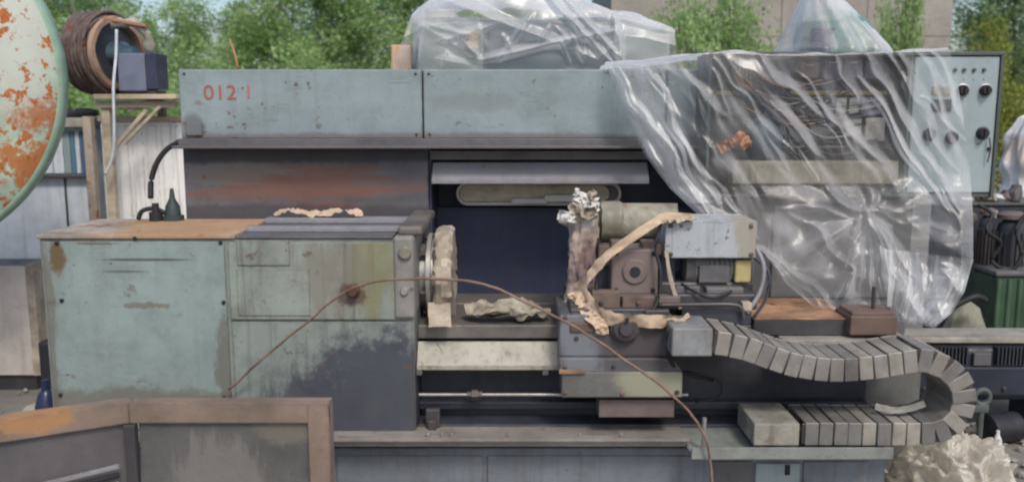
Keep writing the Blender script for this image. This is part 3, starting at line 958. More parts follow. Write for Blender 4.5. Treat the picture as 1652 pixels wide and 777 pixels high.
b = ribbon([P(1060, 356, 0.04), P(1072, 352, 0.03), P(1090, 354, 0.03), P(1118, 352, 0.05)], 0.05, 24, 1.0, 0.02, 11.0, (0, 1, 0.4))
obj('paper_strip', b, m_paper_pale, car, smooth=False, recalc=False)
b = ribbon([P(925, 470, 0.06), P(935, 492, 0.02), P(950, 506, -0.05), P(968, 522, -0.085), P(972, 540, -0.085)], 0.05, 30, 1.4, 0.02, 13.0, (1, 0, 0.3))
obj('paper_strip', b, m_paper, car, smooth=False, recalc=False)
# tailstock slide: rusty block
b = MB()
x0, x1 = P(1216, 520, 0.08).x, P(1376, 520, 0.08).x
zt, zb2 = P(0, 513, 0.08).z, P(0, 541, 0.08).z
b.box(x0, 0.08, zb2, x1 + 0.01, 0.46, zt - 0.006, 0.005)
rs = obj('rear_slide', b, m_darksteel, lathe)
b = MB().box(x0 - 0.002, 0.075, zt - 0.006, x1 + 0.008, 0.46, zt, 0.003)
obj('rusty_top', b, m_rustblock, rs)
b = MB().pbox(1372, 510, 1448, 541, 0.03, 0.20, 0.006)
b.pbox(1374, 503, 1444, 512, 0.04, 0.18, 0.006)
ec = obj('end_clamp', b, mat('clamp_brown', (0.13, 0.085, 0.07), 0.6, var=0.3, dirt=0.4, rust=0.3), lathe)
p = P(1408, 503, 0.1)
obj('clamp_screw', MB().cyl((p.x, 0.1, p.z), (p.x, 0.1, P(1408, 462, 0.1).z), 0.008, seg=10), m_darksteel, ec)
p = P(1436, 503, 0.1)
obj('clamp_nut', MB().cyl((p.x, 0.1, p.z), (p.x, 0.1, p.z + 0.02), 0.016, seg=6), m_brown, ec)
b = MB().pbox(1262, 548, 1470, 574, 0.02, 0.28, 0.005)
obj('bed_cover', b, mat('bed_cover', (0.30, 0.28, 0.24), 0.5, edge=0.75, chips=0.4, var=0.2, dirt=0.5, rust=0.15), lathe)
b = MB().pbox(1385, 592, 1482, 740, 0.20, 0.40, 0.005)
obj('end_plate', b, mat('end_plate', (0.12, 0.125, 0.12), 0.5, edge=0.75, chips=0.4, var=0.2, dirt=0.4, streak=0.3), lathe)

# ---- cable chain
CY0, CY1 = -0.21, 0.0
ch = obj('cable_chain', MB().pbox(1084, 529, 1150, 575, CY0 + 0.01, CY1, 0.006), mat('chain_bracket', (0.22, 0.23, 0.235), 0.45, edge=0.85, chips=0.9, var=0.2, vscale=8, dirt=0.6, streak=0.4, rust=0.1), lathe,
         label='jointed cable chain looping back under itself at the bed end')
b = MB().pbox(1216, 683, 1290, 719, CY0 - 0.005, CY1 + 0.02, 0.005)
obj('anchor_box', b, mat('anchor_box', (0.30, 0.29, 0.25), 0.5, edge=0.85, chips=0.9, var=0.2, vscale=8, dirt=0.6, streak=0.5, rust=0.12), ch)
path = spline([P(x, y, CY0) for x, y in ((1156, 553), (1200, 561), (1245, 577), (1290, 590), (1340, 597), (1390, 595), (1440, 588), (1485, 582), (1524, 592), (1549, 617),
                                          (1556, 648), (1546, 676), (1520, 695), (1485, 700), (1440, 700), (1390, 700), (1340, 700), (1298, 700))], 400)
acc = [0.0]
for a, e in zip(path, path[1:]):
    acc.append(acc[-1] + (e - a).length)
NL = int(acc[-1] / 0.0535)
lk = MB()
hl = 0.0250
lk.box(-hl, 0, -0.044, hl, 0.008, 0.044, 0.004, 2)
nfc = set(lk.bm.faces)
lk.box(-0.036, 0.007, -0.039, 0.036, 0.013, 0.039, 0.004, 1)
for f_ in lk.bm.faces:
    if f_ not in nfc:
        f_.material_index = 1
lk.box(-hl, CY1 - CY0 - 0.008, -0.044, hl, CY1 - CY0, 0.044, 0.004, 2)
lk.box(-hl + 0.002, 0.006, 0.034, hl - 0.002, CY1 - CY0 - 0.006, 0.042, 0.002, 1)
lk.box(-hl + 0.002, 0.006, -0.042, hl - 0.002, CY1 - CY0 - 0.006, -0.034, 0.002, 1)
bmesh.ops.recalc_face_normals(lk.bm, faces=lk.bm.faces)
lms = []
for m in m_link:
    me = bpy.data.meshes.new('link')
    lk.bm.to_mesh(me)
    me.materials.append(m)
    me.materials.append(m_darksteel)
    lms.append(me)
for k in range(NL):
    s = (k + 0.5) / NL * acc[-1]
    i = min(range(len(acc)), key=lambda q: abs(acc[q] - s))
    p = path[i]
    tg = (path[min(i + 3, len(path) - 1)] - path[max(i - 3, 0)]).normalized()
    a = math.atan2(tg.z, tg.x)
    o = bpy.data.objects.new('link', random.choice([lms[0], lms[0], lms[1], lms[2]]) if p.z > P(0, 640, 0).z else random.choice([lms[2], lms[1], lms[2]]))
    o.parent = ch
    o.location = p + Vector((0, random.uniform(-0.003, 0.003), random.uniform(-0.002, 0.002))) - OFF[lathe]
    o.rotation_euler = (0, -a + random.uniform(-0.02, 0.02), 0)
    COL.objects.link(o)
# rag caught inside the loop, hanging dark cable and pin
b = ribbon([P(1412, 655, -0.12), P(1440, 661, -0.14), P(1468, 658, -0.14), P(1492, 650, -0.13)], 0.025, 24, 0.8, 0.006, 3.0)
obj('rag_strip', b, m_relay2, parent=ch, smooth=True, recalc=False)
b = MB().tube(spline([P(1102, 598, -0.02), P(1140, 604, -0.05), P(1163, 618, -0.05), P(1158, 640, -0.04), P(1122, 648, 0.0)], 30), 0.004, 6)
obj('loose_cable', b, m_rubber, lathe, smooth=True)
p = P(1135, 722, -0.2)
b = MB().cyl((p.x, -0.2, ch_shelf_z), (p.x, -0.2, P(1135, 673, -0.2).z), 0.008, seg=8)
obj('pin', b, m_steel, lathe)

# ------------------------------------------------------------------ control cabinet on its pedestal
CBY = 0.50
cabx0, cabx1 = P(1141, 180, CBY).x, P(1612, 180, CBY).x
cz1, cz0 = P(0, 84, CBY).z, P(0, 318, CBY).z
cab = thing('control_cabinet', 'grey-blue electrical control cabinet with black knobs, open left half, beyond the lathe bed', 'cabinet', ((cabx0 + cabx1) / 2, CBY + 0.2, 0))
b = MB()
th = 0.015
b.box(cabx0, CBY, cz0, cabx0 + th, CBY + 0.24, cz1 - th, 0.003)
b.box(cabx1 - th, CBY - 0.012, cz0, cabx1, CBY + 0.24, cz1 - th, 0.003)
b.box(cabx0, CBY - 0.014, cz1 - th, cabx1, CBY + 0.24, cz1, 0.003)
b.box(cabx0, CBY, cz0, cabx1, CBY + 0.24, cz0 + th, 0.003)
b.box(cabx0 + th, CBY + 0.225, cz0 + th, cabx1 - th, CBY + 0.238, cz1 - th, 0.002)
xdv = P(1468, 180, CBY).x
b.box(xdv - 0.01, CBY, cz0 + th, xdv + 0.005, CBY + 0.22, cz1 - th, 0.002)
shell = obj('shell', b, m_cabdark, cab)
b = MB().box(xdv + 0.006, CBY - 0.006, cz0 + 0.02, cabx1 - th - 0.002, CBY + 0.01, cz1 - th - 0.003, 0.004)
pan = obj('control_panel', b, m_cab, cab)


def onpanel(name, px, py, r, m, ln=0.03, parent=pan, r2=None, seg=20):
    p = P(px, py, CBY - 0.01)
    bb = MB().rev([(0, r), (0.7, r), (1, r2 or r * 0.8)], (p.x, CBY - 0.004, p.z), (p.x, CBY - 0.004 - ln, p.z), seg)
    return obj(name, bb, m, parent, smooth=35)


for px, py in ((1554, 146), (1591, 146), (1586, 215), (1500, 217), (1536, 222)):
    k = onpanel('knob_plate', px, py, 0.029, m_steel if py < 200 else m_cabdark, 0.008)
    p = P(px, py, CBY - 0.02)
    bb = MB().rev([(0, 0.024), (0.7, 0.022), (1, 0.018)], (p.x, CBY - 0.008, p.z), (p.x, CBY - 0.035, p.z), 20)
    obj('knob', bb, m_rubber, pan, smooth=35)
    bb = MB().box(p.x - 0.004, CBY - 0.044, p.z - 0.02, p.x + 0.004, CBY - 0.033, p.z + 0.02, 0.002)
    obj('pointer', bb, m_rubber, pan)
for px in (1541, 1556, 1572, 1588):
    onpanel('lamp_button', px, 113, 0.008, m_cabdark, 0.012, seg=12)
    onpanel('lamp_button', px, 127, 0.004, m_steel, 0.006, seg=10)
onpanel('key_switch', 1596, 240, 0.008, m_black, 0.012, seg=12)
b = MB().pbox(1504, 160, 1536, 180, CBY - 0.016, CBY - 0.004, 0.004)
obj('meter', b, m_black, pan)
b = MB().pbox(1504, 140, 1534, 154, CBY - 0.010, CBY - 0.004, 0.002)
obj('data_plate', b, m_beige, pan)
b = MB().tube(spline([P(1596, 222, CBY - 0.02), P(1598, 240, CBY - 0.03), P(1593, 262, CBY - 0.02)], 10), 0.003, 6)
obj('key_chain', b, m_darksteel, pan)
# electrics in the open half
YB = CBY + 0.222
b = MB().box(cabx0 + th + 0.003, YB - 0.012, cz0 + 0.02, xdv - 0.012, YB, cz1 - 0.02, 0.002)
obj('mounting_plate', b, m_cabin, cab)
for py in (132, 150, 184, 232):
    z = P(0, py, YB).z
    b = MB().box(cabx0 + 0.08, YB - 0.03, z - 0.009, xdv - 0.02, YB - 0.012, z + 0.009, 0.002)
    obj('rail', b, m_ledge if py != 150 else m_label, cab)
rel_spots = [(1330, 96, 1358, 128, m_purple), (1362, 96, 1392, 128, m_purple), (1396, 98, 1424, 128, m_purple), (1292, 100, 1322, 126, m_brown),
             (1330, 158, 1346, 186, m_purple), (1350, 158, 1366, 184, m_relay2), (1370, 158, 1386, 184, m_relay2), (1390, 158, 1420, 186, m_purple),
             (1362, 190, 1390, 222, m_relay2), (1396, 190, 1428, 228, m_relay2), (1306, 196, 1346, 226, m_ledge),
             (1232, 112, 1276, 160, m_navy), (1232, 172, 1270, 220, m_navy), (1284, 168, 1312, 190, m_ledge), (1272, 202, 1300, 230, m_cabdark)]
for a0, b0_, a1, b1_, m in rel_spots:
    o = obj('contactor', MB().pbox(a0, b0_, a1, b1_, YB - 0.09, YB - 0.013, 0.004), m, cab)
    p = P((a0 + a1) / 2, b0_ + 5, YB - 0.09)
    for dx in (-0.012, 0, 0.012):
        obj('terminal', MB().cyl((p.x + dx, YB - 0.096, p.z), (p.x + dx, YB - 0.088, p.z), 0.004, seg=6), m_steel, o)
for k in range(34):
    a = (random.uniform(1170, 1260), random.uniform(110, 190))
    e = (random.uniform(1290, 1440), random.uniform(120, 240))
    mid = ((a[0] + e[0]) / 2, max(a[1], e[1]) + random.uniform(0, 18))
    b = MB().tube(spline([P(*a, YB - 0.08), P(*mid, YB - 0.11), P(*e, YB - 0.09)], 18), 0.003, 5)
    obj('wire', b, random.choice([m_orange, m_rubber, m_rubber, m_brown, m_blue, m_relay2]), cab, smooth=True)
for k in range(6):
    b = MB().tube(spline([P(1180 + k * 6, 108, YB - 0.06), P(1188 + k * 5, 130 + k * 3, YB - 0.08), P(1205 + k * 7, 150, YB - 0.07)], 12), 0.006, 6)
    obj('wire', b, m_orange if k % 2 else m_paper, cab, smooth=True)
b = ribbon([P(1160, 240, CBY - 0.01), P(1180, 230, CBY - 0.02), P(1195, 222, CBY - 0.015), P(1208, 238, CBY - 0.01)], 0.05, 40, 2.6, 0.04, 2.2)
obj('warning_tape', b, m_orange, cab, smooth=True, recalc=False)
b = MB().rev([(0, 0.02), (0.1, 0.07), (0.5, 0.09), (0.9, 0.06), (1, 0.02)], P(1235, 256, CBY + 0.06), P(1222, 196, CBY + 0.06), 24)
crumple(b, 0.03, 14, 6)
obj('cable_bundle', b, m_blue, cab, smooth=True)
# beige front shelf and pedestal
b = MB().pbox(1182, 260, 1450, 297, CBY - 0.06, CBY + 0.02, 0.006)
obj('front_shelf', b, m_beige, cab)
b = MB().box(P(1180, 400, CBY + 0.06).x, CBY + 0.06, 0.0, P(1470, 400, CBY + 0.06).x, CBY + 0.23, cz0, 0.008)
ped = obj('pedestal', b, mat('pedestal_grey', (0.13, 0.13, 0.135), 0.5, var=0.2, dirt=0.4, streak=0.3), cab)
b = MB().pbox(1262, 300, 1330, 316, CBY + 0.0, CBY + 0.05, 0.004)
b.pbox(1246, 330, 1440, 480, CBY + 0.045, CBY + 0.06, 0.005)
obj('pedestal_door', b, mat('pedestal_door', (0.15, 0.15, 0.155), 0.5, var=0.2, dirt=0.4), ped)

# ------------------------------------------------------------------ clear film over the cabinet


def seg_ridge(x, y, x0, y0, x1, y1, wd):
    dx, dy = x1 - x0, y1 - y0
    L2 = dx * dx + dy * dy
    t = np.clip(((x - x0) * dx + (y - y0) * dy) / L2, 0, 1)
    ds = np.hypot(x - (x0 + t * dx), y - (y0 + t * dy))
    fade = np.clip(np.minimum(t, 1 - t) * 6, 0, 1)
    ww = wd * (0.5 + 0.5 * fade)
    return np.clip(1 - ds / ww, 0, 1) ** 1.3 * (0.35 + 0.65 * fade)


rg = random.Random(11)
Lp = [(978, 103), (1008, 175), (1040, 250), (1082, 305), (1125, 345), (1190, 372), (1235, 410), (1262, 452), (1310, 492)]
Rp = [(1532, 80), (1546, 140), (1556, 200), (1565, 280), (1570, 350), (1570, 420), (1556, 470), (1535, 505), (1508, 528)]
NU, NV = 230, 210
lt = np.linspace(0, 1, len(Lp))
vv_ = np.linspace(0, 1, NV)
Lx, Ly = np.interp(vv_, lt, [p[0] for p in Lp]), np.interp(vv_, lt, [p[1] for p in Lp])
Rx, Ry = np.interp(vv_, lt, [p[0] for p in Rp]), np.interp(vv_, lt, [p[1] for p in Rp])
U, V = np.meshgrid(np.linspace(0, 1, NU), vv_)
PX = (1 - U) * Lx[:, None] + U * Rx[:, None]
PY = (1 - U) * Ly[:, None] + U * Ry[:, None]
PY += (-11 * np.exp(-((U - 0.32) / 0.16) ** 2)) * np.clip(1 - V * 6, 0, 1)
creases = [(1165, 88, 1330, 262, 0.030, 16), (1180, 92, 1430, 258, 0.034, 20), (1215, 86, 1300, 200, 0.02, 11), (1340, 86, 1385, 170, 0.02, 8),
           (1395, 86, 1545, 330, 0.034, 15), (1425, 84, 1470, 140, 0.02, 10), (1450, 84, 1520, 260, 0.03, 14), (1480, 84, 1540, 240, 0.02, 10),
           (1500, 84, 1552, 190, 0.02, 9), (1390, 120, 1500, 300, 0.026, 11), (1410, 160, 1530, 340, 0.026, 12), (1150, 95, 1290, 262, 0.024, 10),
           (1262, 338, 1372, 345, 0.026, 8), (1272, 345, 1375, 436, 0.030, 9), (1375, 436, 1360, 490, 0.026, 9), (1362, 432, 1402, 406, 0.024, 8),
           (1400, 345, 1404, 470, 0.024, 6), (1402, 346, 1425, 480, 0.026, 8), (1404, 346, 1446, 500, 0.028, 9), (1406, 347, 1480, 520, 0.03, 12),
           (1408, 346, 1505, 500, 0.03, 14), (1404, 344, 1540, 380, 0.03, 14), (1402, 342, 1540, 330, 0.026, 12), (1398, 344, 1370, 400, 0.02, 7),
           (1396, 343, 1376, 380, 0.018, 6), (1402, 340, 1470, 290, 0.02, 10), (1395, 340, 1330, 300, 0.02, 10),
           (985, 105, 1130, 330, 0.03, 12), (1000, 105, 1110, 290, 0.03, 11), (1040, 102, 1120, 260, 0.03, 14), (1060, 100, 1180, 190, 0.03, 16),
           (1090, 100, 1150, 190, 0.02, 11), (1050, 150, 1160, 330, 0.03, 14), (1070, 190, 1200, 350, 0.026, 12),
           (1215, 392, 1300, 492, 0.026, 8), (1220, 400, 1330, 498, 0.024, 8), (1232, 400, 1350, 500, 0.024, 8), (1150, 340, 1232, 392, 0.02, 10),
           (1460, 350, 1540, 470, 0.03, 16), (1480, 400, 1520, 520, 0.03, 16), (1430, 400, 1460, 520, 0.03, 10), (1415, 400, 1440, 510, 0.028, 8)]
for k in range(26):
    x = rg.uniform(1000, 1500); y = rg.uniform(95, 260)
    a = R(rg.uniform(48, 68)); l = rg.uniform(50, 150)
    creases.append((x, y, x + l * math.cos(a), y + l * math.sin(a), rg.uniform(0.008, 0.018), rg.uniform(4, 9)))
for k in range(7):
    a = R(rg.uniform(-20, 110)); r0 = rg.uniform(10, 60); l = rg.uniform(50, 120)
    creases.append((1402 + r0 * math.cos(a), 345 + r0 * math.sin(a), 1402 + (r0 + l) * math.cos(a), 345 + (r0 + l) * math.sin(a), rg.uniform(0.01, 0.02), rg.uniform(4, 9)))
DY = np.zeros_like(PX)
jx = np.array([[13 * noise.noise(Vector((PX[j, i] * 0.02, PY[j, i] * 0.02, 1.3))) for i in range(NU)] for j in range(NV)])
jy = np.array([[13 * noise.noise(Vector((PX[j, i] * 0.02, PY[j, i] * 0.02, 7.7))) for i in range(NU)] for j in range(NV)])
for (x0, y0, x1, y1, am, wd) in creases:
    DY += am * (0.62 if y0 < 300 else 0.40) * seg_ridge(PX + jx, PY + jy, x0, y0, x1, y1, wd * (1.0 if y0 < 300 else 1.35))
def fold_noise(x, y):
    al, ac = x * 0.55 + y * 0.835, x * 0.835 - y * 0.55          # along and across the hanging folds
    wv = 14 * noise.noise(Vector((x * 0.012, y * 0.012, 8)))
    a = 0.024 * noise.noise(Vector(((ac + wv) * 0.030, al * 0.008, 3.1))) + 0.009 * noise.noise(Vector(((ac + wv) * 0.07, al * 0.016, 5.7)))
    rr_, th_ = math.hypot(x - 1402, y - 345), math.atan2(y - 345, x - 1402)
    k = min(1, rr_ / 110)
    p = k * (0.036 * noise.noise(Vector((math.cos(th_) * 2.0, math.sin(th_) * 2.0, rr_ * 0.010))) + 0.014 * noise.noise(Vector((math.cos(th_) * 4.5, math.sin(th_) * 4.5, rr_ * 0.018))) + 0.012 * noise.noise(Vector((x * 0.03, y * 0.03, 2))))
    m_ = min(1, max(0, (y - 270) / 70)) * min(1, max(0, (x - 1200) / 60))
    return a * (1 - m_) + p * m_


NS = np.array([[fold_noise(PX[j, i], PY[j, i]) for i in range(NU)] for j in range(NV)])
left = np.clip((1150 - PX) / 175, 0, 1)
right = np.clip((PX - 1440) / 110, 0, 1) * np.clip((PY - 280) / 110, 0, 1) * np.clip((560 - PY) / 80, 0, 1)
YY = np.interp(PY, [80, 250, 300, 345, 430, 525], [0.452, 0.40, 0.385, 0.34, 0.27, 0.17]) + left * 0.24 * np.clip(1 - V * 1.1, 0.1, 1) - 0.10 * right
YY = YY - DY + NS * np.clip(V * 8, 0.2, 1)
YY = np.where((PX > 1135) & (PY < 310), np.minimum(YY, 0.425 + 0.03 * (PY < 250)), YY)
pts = []
NF = 16                                      # rows lying back over the top
for j in range(NF):
    f = 1 - j / NF
    for i in range(NU):
        q = P(PX[0, i], PY[0, i], YY[0, i])
        pts.append(Vector((q.x, q.y + f * 0.34, q.z + 0.006 + 0.012 * noise.noise(Vector((q.x * 9, f * 4, 2))) - 0.02 * f * f)))
for j in range(NV):
    for i in range(NU):
        pts.append(P(PX[j, i], PY[j, i], YY[j, i]))
b = MB().grid(pts, NU, NV + NF)
# a second, doubled layer where the sheet is folded at its right and left edge


def layer(i0, i1, j0, j1, dy, seed):
    V2 = []
    for j in range(j0, j1):
        for i in range(i0, i1):
            sh = 0.022 * noise.noise(Vector((i * 0.07, j * 0.02, seed))) + 0.008 * abs(noise.noise(Vector((i * 0.17, j * 0.025, seed + 3))))
            V2.append(P(PX[j, i], PY[j, i], YY[j, i] + dy + sh))
    b.grid(V2, i1 - i0, j1 - j0)


layer(int(NU * 0.62), NU, int(NV * 0.62), NV, -0.035, 1.0)
layer(int(NU * 0.72), NU - 3, int(NV * 0.70), NV - 4, -0.065, 5.0)
layer(0, int(NU * 0.16), 2, int(NV * 0.52), -0.03, 8.0)
layer(2, int(NU * 0.10), 2, int(NV * 0.45), -0.05, 14.0)
film = obj('plastic_film', b, m_film, label='large crumpled clear plastic film draped over the control cabinet', cat='plastic film', smooth=True, recalc=False)

# ------------------------------------------------------------------ wrapped machines behind the guard
HY = 1.75
m_hous = mat('housing_blue', (0.115, 0.155, 0.18), 0.5, var=0.15, dirt=0.2)
m_hous2 = mat('housing_light', (0.30, 0.35, 0.34), 0.5, var=0.15, dirt=0.2)
hx0, hx1 = P(668, 60, HY).x, P(992, 60, HY).x
hm = thing('machine_housing', 'blue-grey machine housing shrouded in film behind the stencilled guard', 'machine', ((hx0 + hx1) / 2, HY + 0.4, 0))
b = MB().box(hx0, HY, 0.0, hx1, HY + 0.75, P(0, 28, HY).z, 0.012)
body = obj('housing_body', b, m_hous, hm)
b = MB().box(P(990, 70, HY).x + 0.012, HY + 0.10, 0.0, P(1086, 70, HY).x, HY + 0.7, P(0, 48, HY + 0.1).z, 0.012)
obj('side_housing', b, m_hous2, hm)
b = MB().box(hx0 + 0.02, HY - 0.012, P(0, 100, HY).z - 0.3, P(780, 60, HY).x, HY, P(0, 36, HY).z, 0.006)
obj('door', b, m_hous2, body)
b = MB().box(P(788, 60, HY).x, HY - 0.012, P(0, 100, HY).z - 0.3, hx1 - 0.02, HY, P(0, 36, HY).z, 0.006)
obj('door', b, m_hous, body)
p = P(764, 66, HY)
b = MB().box(p.x - 0.03, HY - 0.06, p.z - 0.05, p.x + 0.03, HY - 0.012, p.z + 0.05, 0.012)
obj('handle_box', b, mat('tan_box', (0.50, 0.38, 0.27), 0.6, var=0.15), body)
b = MB().box(hx0 + 0.05, HY + 0.2, P(0, 28, HY).z, hx0 + 0.22, HY + 0.5, P(0, 8, HY).z, 0.01)
obj('lifting_box', b, m_relay, hm)
b = MB().box(P(630, 90, HY).x, HY + 0.02, 0.0, P(662, 90, HY).x, HY + 0.4, P(0, 72, HY).z, 0.008)
obj('carton', b, mat('carton_tan', (0.50, 0.33, 0.22), 0.8, var=0.15), label='tan carton standing beside the shrouded blue-grey housing', cat='carton')

NU2, NV2 = 170, 90
pts = []
top = [(662, 30), (690, 6), (740, -6), (820, -14), (900, -8), (960, 6), (1000, 22), (1040, 30), (1088, 48)]
cr2 = [(690, -10, 1000, 110, 0.04, 16), (880, -10, 990, 105, 0.05, 12), (905, -8, 1010, 105, 0.04, 9), (660, 30, 780, 100, 0.03, 12), (700, 70, 800, 40, 0.03, 10),
       (760, 100, 990, 50, 0.04, 12), (780, 100, 930, 60, 0.03, 8), (680, 20, 670, 110, 0.04, 10), (655, 30, 645, 110, 0.04, 12), (990, 20, 1005, 105, 0.04, 10),
       (1000, 30, 1085, 52, 0.03, 8), (740, 60, 770, 90, 0.05, 12), (900, 60, 920, 105, 0.03, 6), (920, 50, 945, 105, 0.03, 6), (700, 95, 760, 106, 0.03, 10),
       (690, 40, 770, 62, 0.03, 8), (860, 20, 800, 105, 0.025, 9)]
for k in range(8):
    x, y, a, l = rg.uniform(650, 1060), rg.uniform(0, 90), R(rg.uniform(20, 140)), rg.uniform(30, 90)
    cr2.append((x, y, x + l * math.cos(a), y + l * math.sin(a), rg.uniform(0.01, 0.025), rg.uniform(4, 9)))
U, V = np.meshgrid(np.linspace(0, 1, NU2), np.linspace(0, 1, NV2))
tx_ = 662 + U * (1088 - 662)
ty_ = np.interp(tx_, [p[0] for p in top], [p[1] for p in top])
bx_ = 628 + U * (1096 - 628)
PX = tx_ * (1 - V) ** 1.0 + bx_ * V
PY = ty_ + (125 - ty_) * V
D2 = np.zeros_like(PX)
for (x0, y0, x1, y1, am, wd) in cr2:
    D2 += am * 0.8 * seg_ridge(PX, PY, x0, y0, x1, y1, wd)
for j in range(14):
    f = 1 - j / 14
    for i in range(NU2):
        q = P(PX[0, i], PY[0, i], HY - 0.02)
        pts.append(q + Vector((0, f * 0.85, 0.05 * math.sin(f * 3.1) + 0.03 * noise.noise(Vector((q.x * 5, f * 3, 1))))))
for j in range(NV2):
    for i in range(NU2):
        sl_ = min(1, V[j, i] * 3)
        pts.append(P(PX[j, i], PY[j, i], HY - 0.03 - 0.07 * sl_ - D2[j, i] + 0.03 * noise.noise(Vector((PX[j, i] * 0.02, PY[j, i] * 0.03, 5)))))
b = MB().grid(pts, NU2, NV2 + 14)
obj('plastic_film', b, m_film2, label='clear plastic film hooded over the blue-grey housing behind the guard', cat='plastic film', smooth=True, recalc=False)

# tall drill head under a cone of film
DYc = 2.3
dx = P(1340, 60, DYc)
dm = thing('drill_press', 'pale green round drilling machine head seen through a peaked plastic shroud', 'machine', (dx.x, DYc, 0))
hr = P(1404, 60, DYc).x - dx.x
zc_ = P(0, 74, DYc).z
b = MB()
prof = [(0, hr * 0.95), (0.45, hr * 0.98), (0.62, hr * 0.93), (0.78, hr * 0.80), (0.9, hr * 0.55), (0.97, hr * 0.3), (1, 0.01)]
b.rev(prof, (dx.x + 0.02, DYc, zc_ - 0.12), (dx.x + 0.02, DYc, P(0, 14, DYc).z), 36, True)
obj('head', b, mat('drill_green', (0.12, 0.21, 0.19), 0.45, var=0.15, dirt=0.2), dm, smooth=35)
b = MB().box(P(1296, 60, DYc).x, DYc - 0.22, zc_ - 0.3, P(1332, 60, DYc).x, DYc - 0.05, P(0, 44, DYc - 0.2).z, 0.01)
obj('gear_box', b, m_navy, dm)
b = MB().rev([(0, 0.18), (0.12, 0.18), (0.13, 0.11), (1, 0.11)], (dx.x, DYc, 0), (dx.x, DYc, zc_ - 0.1), 24)
obj('column', b, m_cabdark, dm, smooth=35)
b = MB()
prof_r = [(0.0, 0.02), (0.03, 0.09), (0.10, 0.125), (0.20, 0.165), (0.34, 0.215), (0.5, 0.27), (0.75, 0.33), (1.0, 0.40)]
zt_, zb_ = P(0, -26, DYc).z, P(0, 190, DYc).z
xt, xb_ = P(1318, 0, DYc).x, P(1340, 100, DYc).x
nu, nv = 110, 110
pts = []
for j in range(nv):
    t = j / (nv - 1)
    r = float(np.interp(t, [0, 0.05, 0.12, 0.30, 0.5, 1.0], [0.02, 0.10, 0.145, 0.275, 0.40, 0.50])) * 0.86
    for i in range(nu):
        a = 2 * math.pi * i / nu
        q = 1 + (0.05 + 0.05 * t) * noise.noise(Vector((math.cos(a) * 4.0, math.sin(a) * 4.0, t * 1.2))) * 2 + 0.05 * abs(noise.noise(Vector((math.cos(a) * 9, math.sin(a) * 9, t * 2 + 4))))
        pts.append((xt + (xb_ - xt) * min(1, t * 2.2) + r * q * math.cos(a), DYc + r * q * math.sin(a), zt_ + (zb_ - zt_) * t))
b.grid(pts, nu, nv, True)
for lay in (0.90, 0.8):
    jn = int(nv * (0.30 if lay == 0.9 else 0.22))
    b.grid([(Vector(p) - Vector((xt, DYc, 0))) * lay + Vector((xt, DYc, 0)) + Vector((0, 0, Vector(p).z * (1 - lay))) for p in pts[:nu * jn]], nu, jn, True)
obj('plastic_shroud', b, film_mat('cone_film', 0.07, 0.8, cloud=0.22, cscale=4), label='peaked cone of bright plastic film tied over the green drill head', cat='plastic film', smooth=True)

# ------------------------------------------------------------------ round tank end on the left
TY = 1.0
Rz = 0.94
pc0 = P(105, 125, 1.33)
pc0.x -= 0.875
ang = R(20)                                       # face turned towards the yard's middle
nrm = Vector((math.sin(ang), -math.cos(ang), 0))
Rr = Rz * 1.0
m_tank = mat('peeled_green', (0.36, 0.47, 0.38), 0.6, var=0.22, vscale=9, dirt=0.2, rust=0.58, rustscale=13,
             rustcol=((0.46, 0.15, 0.035), (0.30, 0.10, 0.035)),
             stains=[(P(45, 262, 1.2), (0.16, 0.5, 0.13), (0.42, 0.15, 0.045), 0.95, 4.4), (P(60, 185, 1.2), (0.13, 0.5, 0.09), (0.36, 0.13, 0.05), 0.9, 4.0), (P(20, 60, 1.2), (0.2, 0.5, 0.4), (0.50, 0.51, 0.46), 0.8, 2.6)])
m_tankside = mat('tank_side_green', (0.29, 0.42, 0.32), 0.5, var=0.15, dirt=0.25, rust=0.34, rustscale=9)
tank = thing('tank_end', 'big round tank end with flaking pale green paint and orange rust', 'tank', (pc0.x, TY, 0))
b = MB()
cen = Vector((pc0.x, TY, pc0.z))
prof = [(0, 0.02), (0.0, Rr * 0.25), (0.08, Rr * 0.5), (0.25, Rr * 0.72), (0.55, Rr * 0.86), (0.8, Rr * 0.93), (1.0, Rr * 0.962)]
b.rev(prof, cen + nrm * 0.12, cen + nrm * 0.03, 96)
dish = obj('dished_head', b, m_tank, tank, smooth=50)
b = MB().rev([(0, Rr * 0.9625), (0.06, Rr * 0.98), (0.2, Rr * 0.994), (0.4, Rr), (1, Rr)], cen + nrm * 0.03, cen - nrm * 0.10, 96)
obj('knuckle', b, m_tankside, tank, smooth=50)
b = MB()
for sx in (-0.4, -0.05):
    b.box(cen.x + sx - 0.05, TY + 0.02, 0, cen.x + sx + 0.05, TY + 0.14, cen.z - Rr * 0.75, 0.006)
b.box(cen.x - 0.55, TY - 0.05, 0, cen.x + 0.10, TY + 0.25, 0.08, 0.006)
obj('stand', b, m_brown, tank)

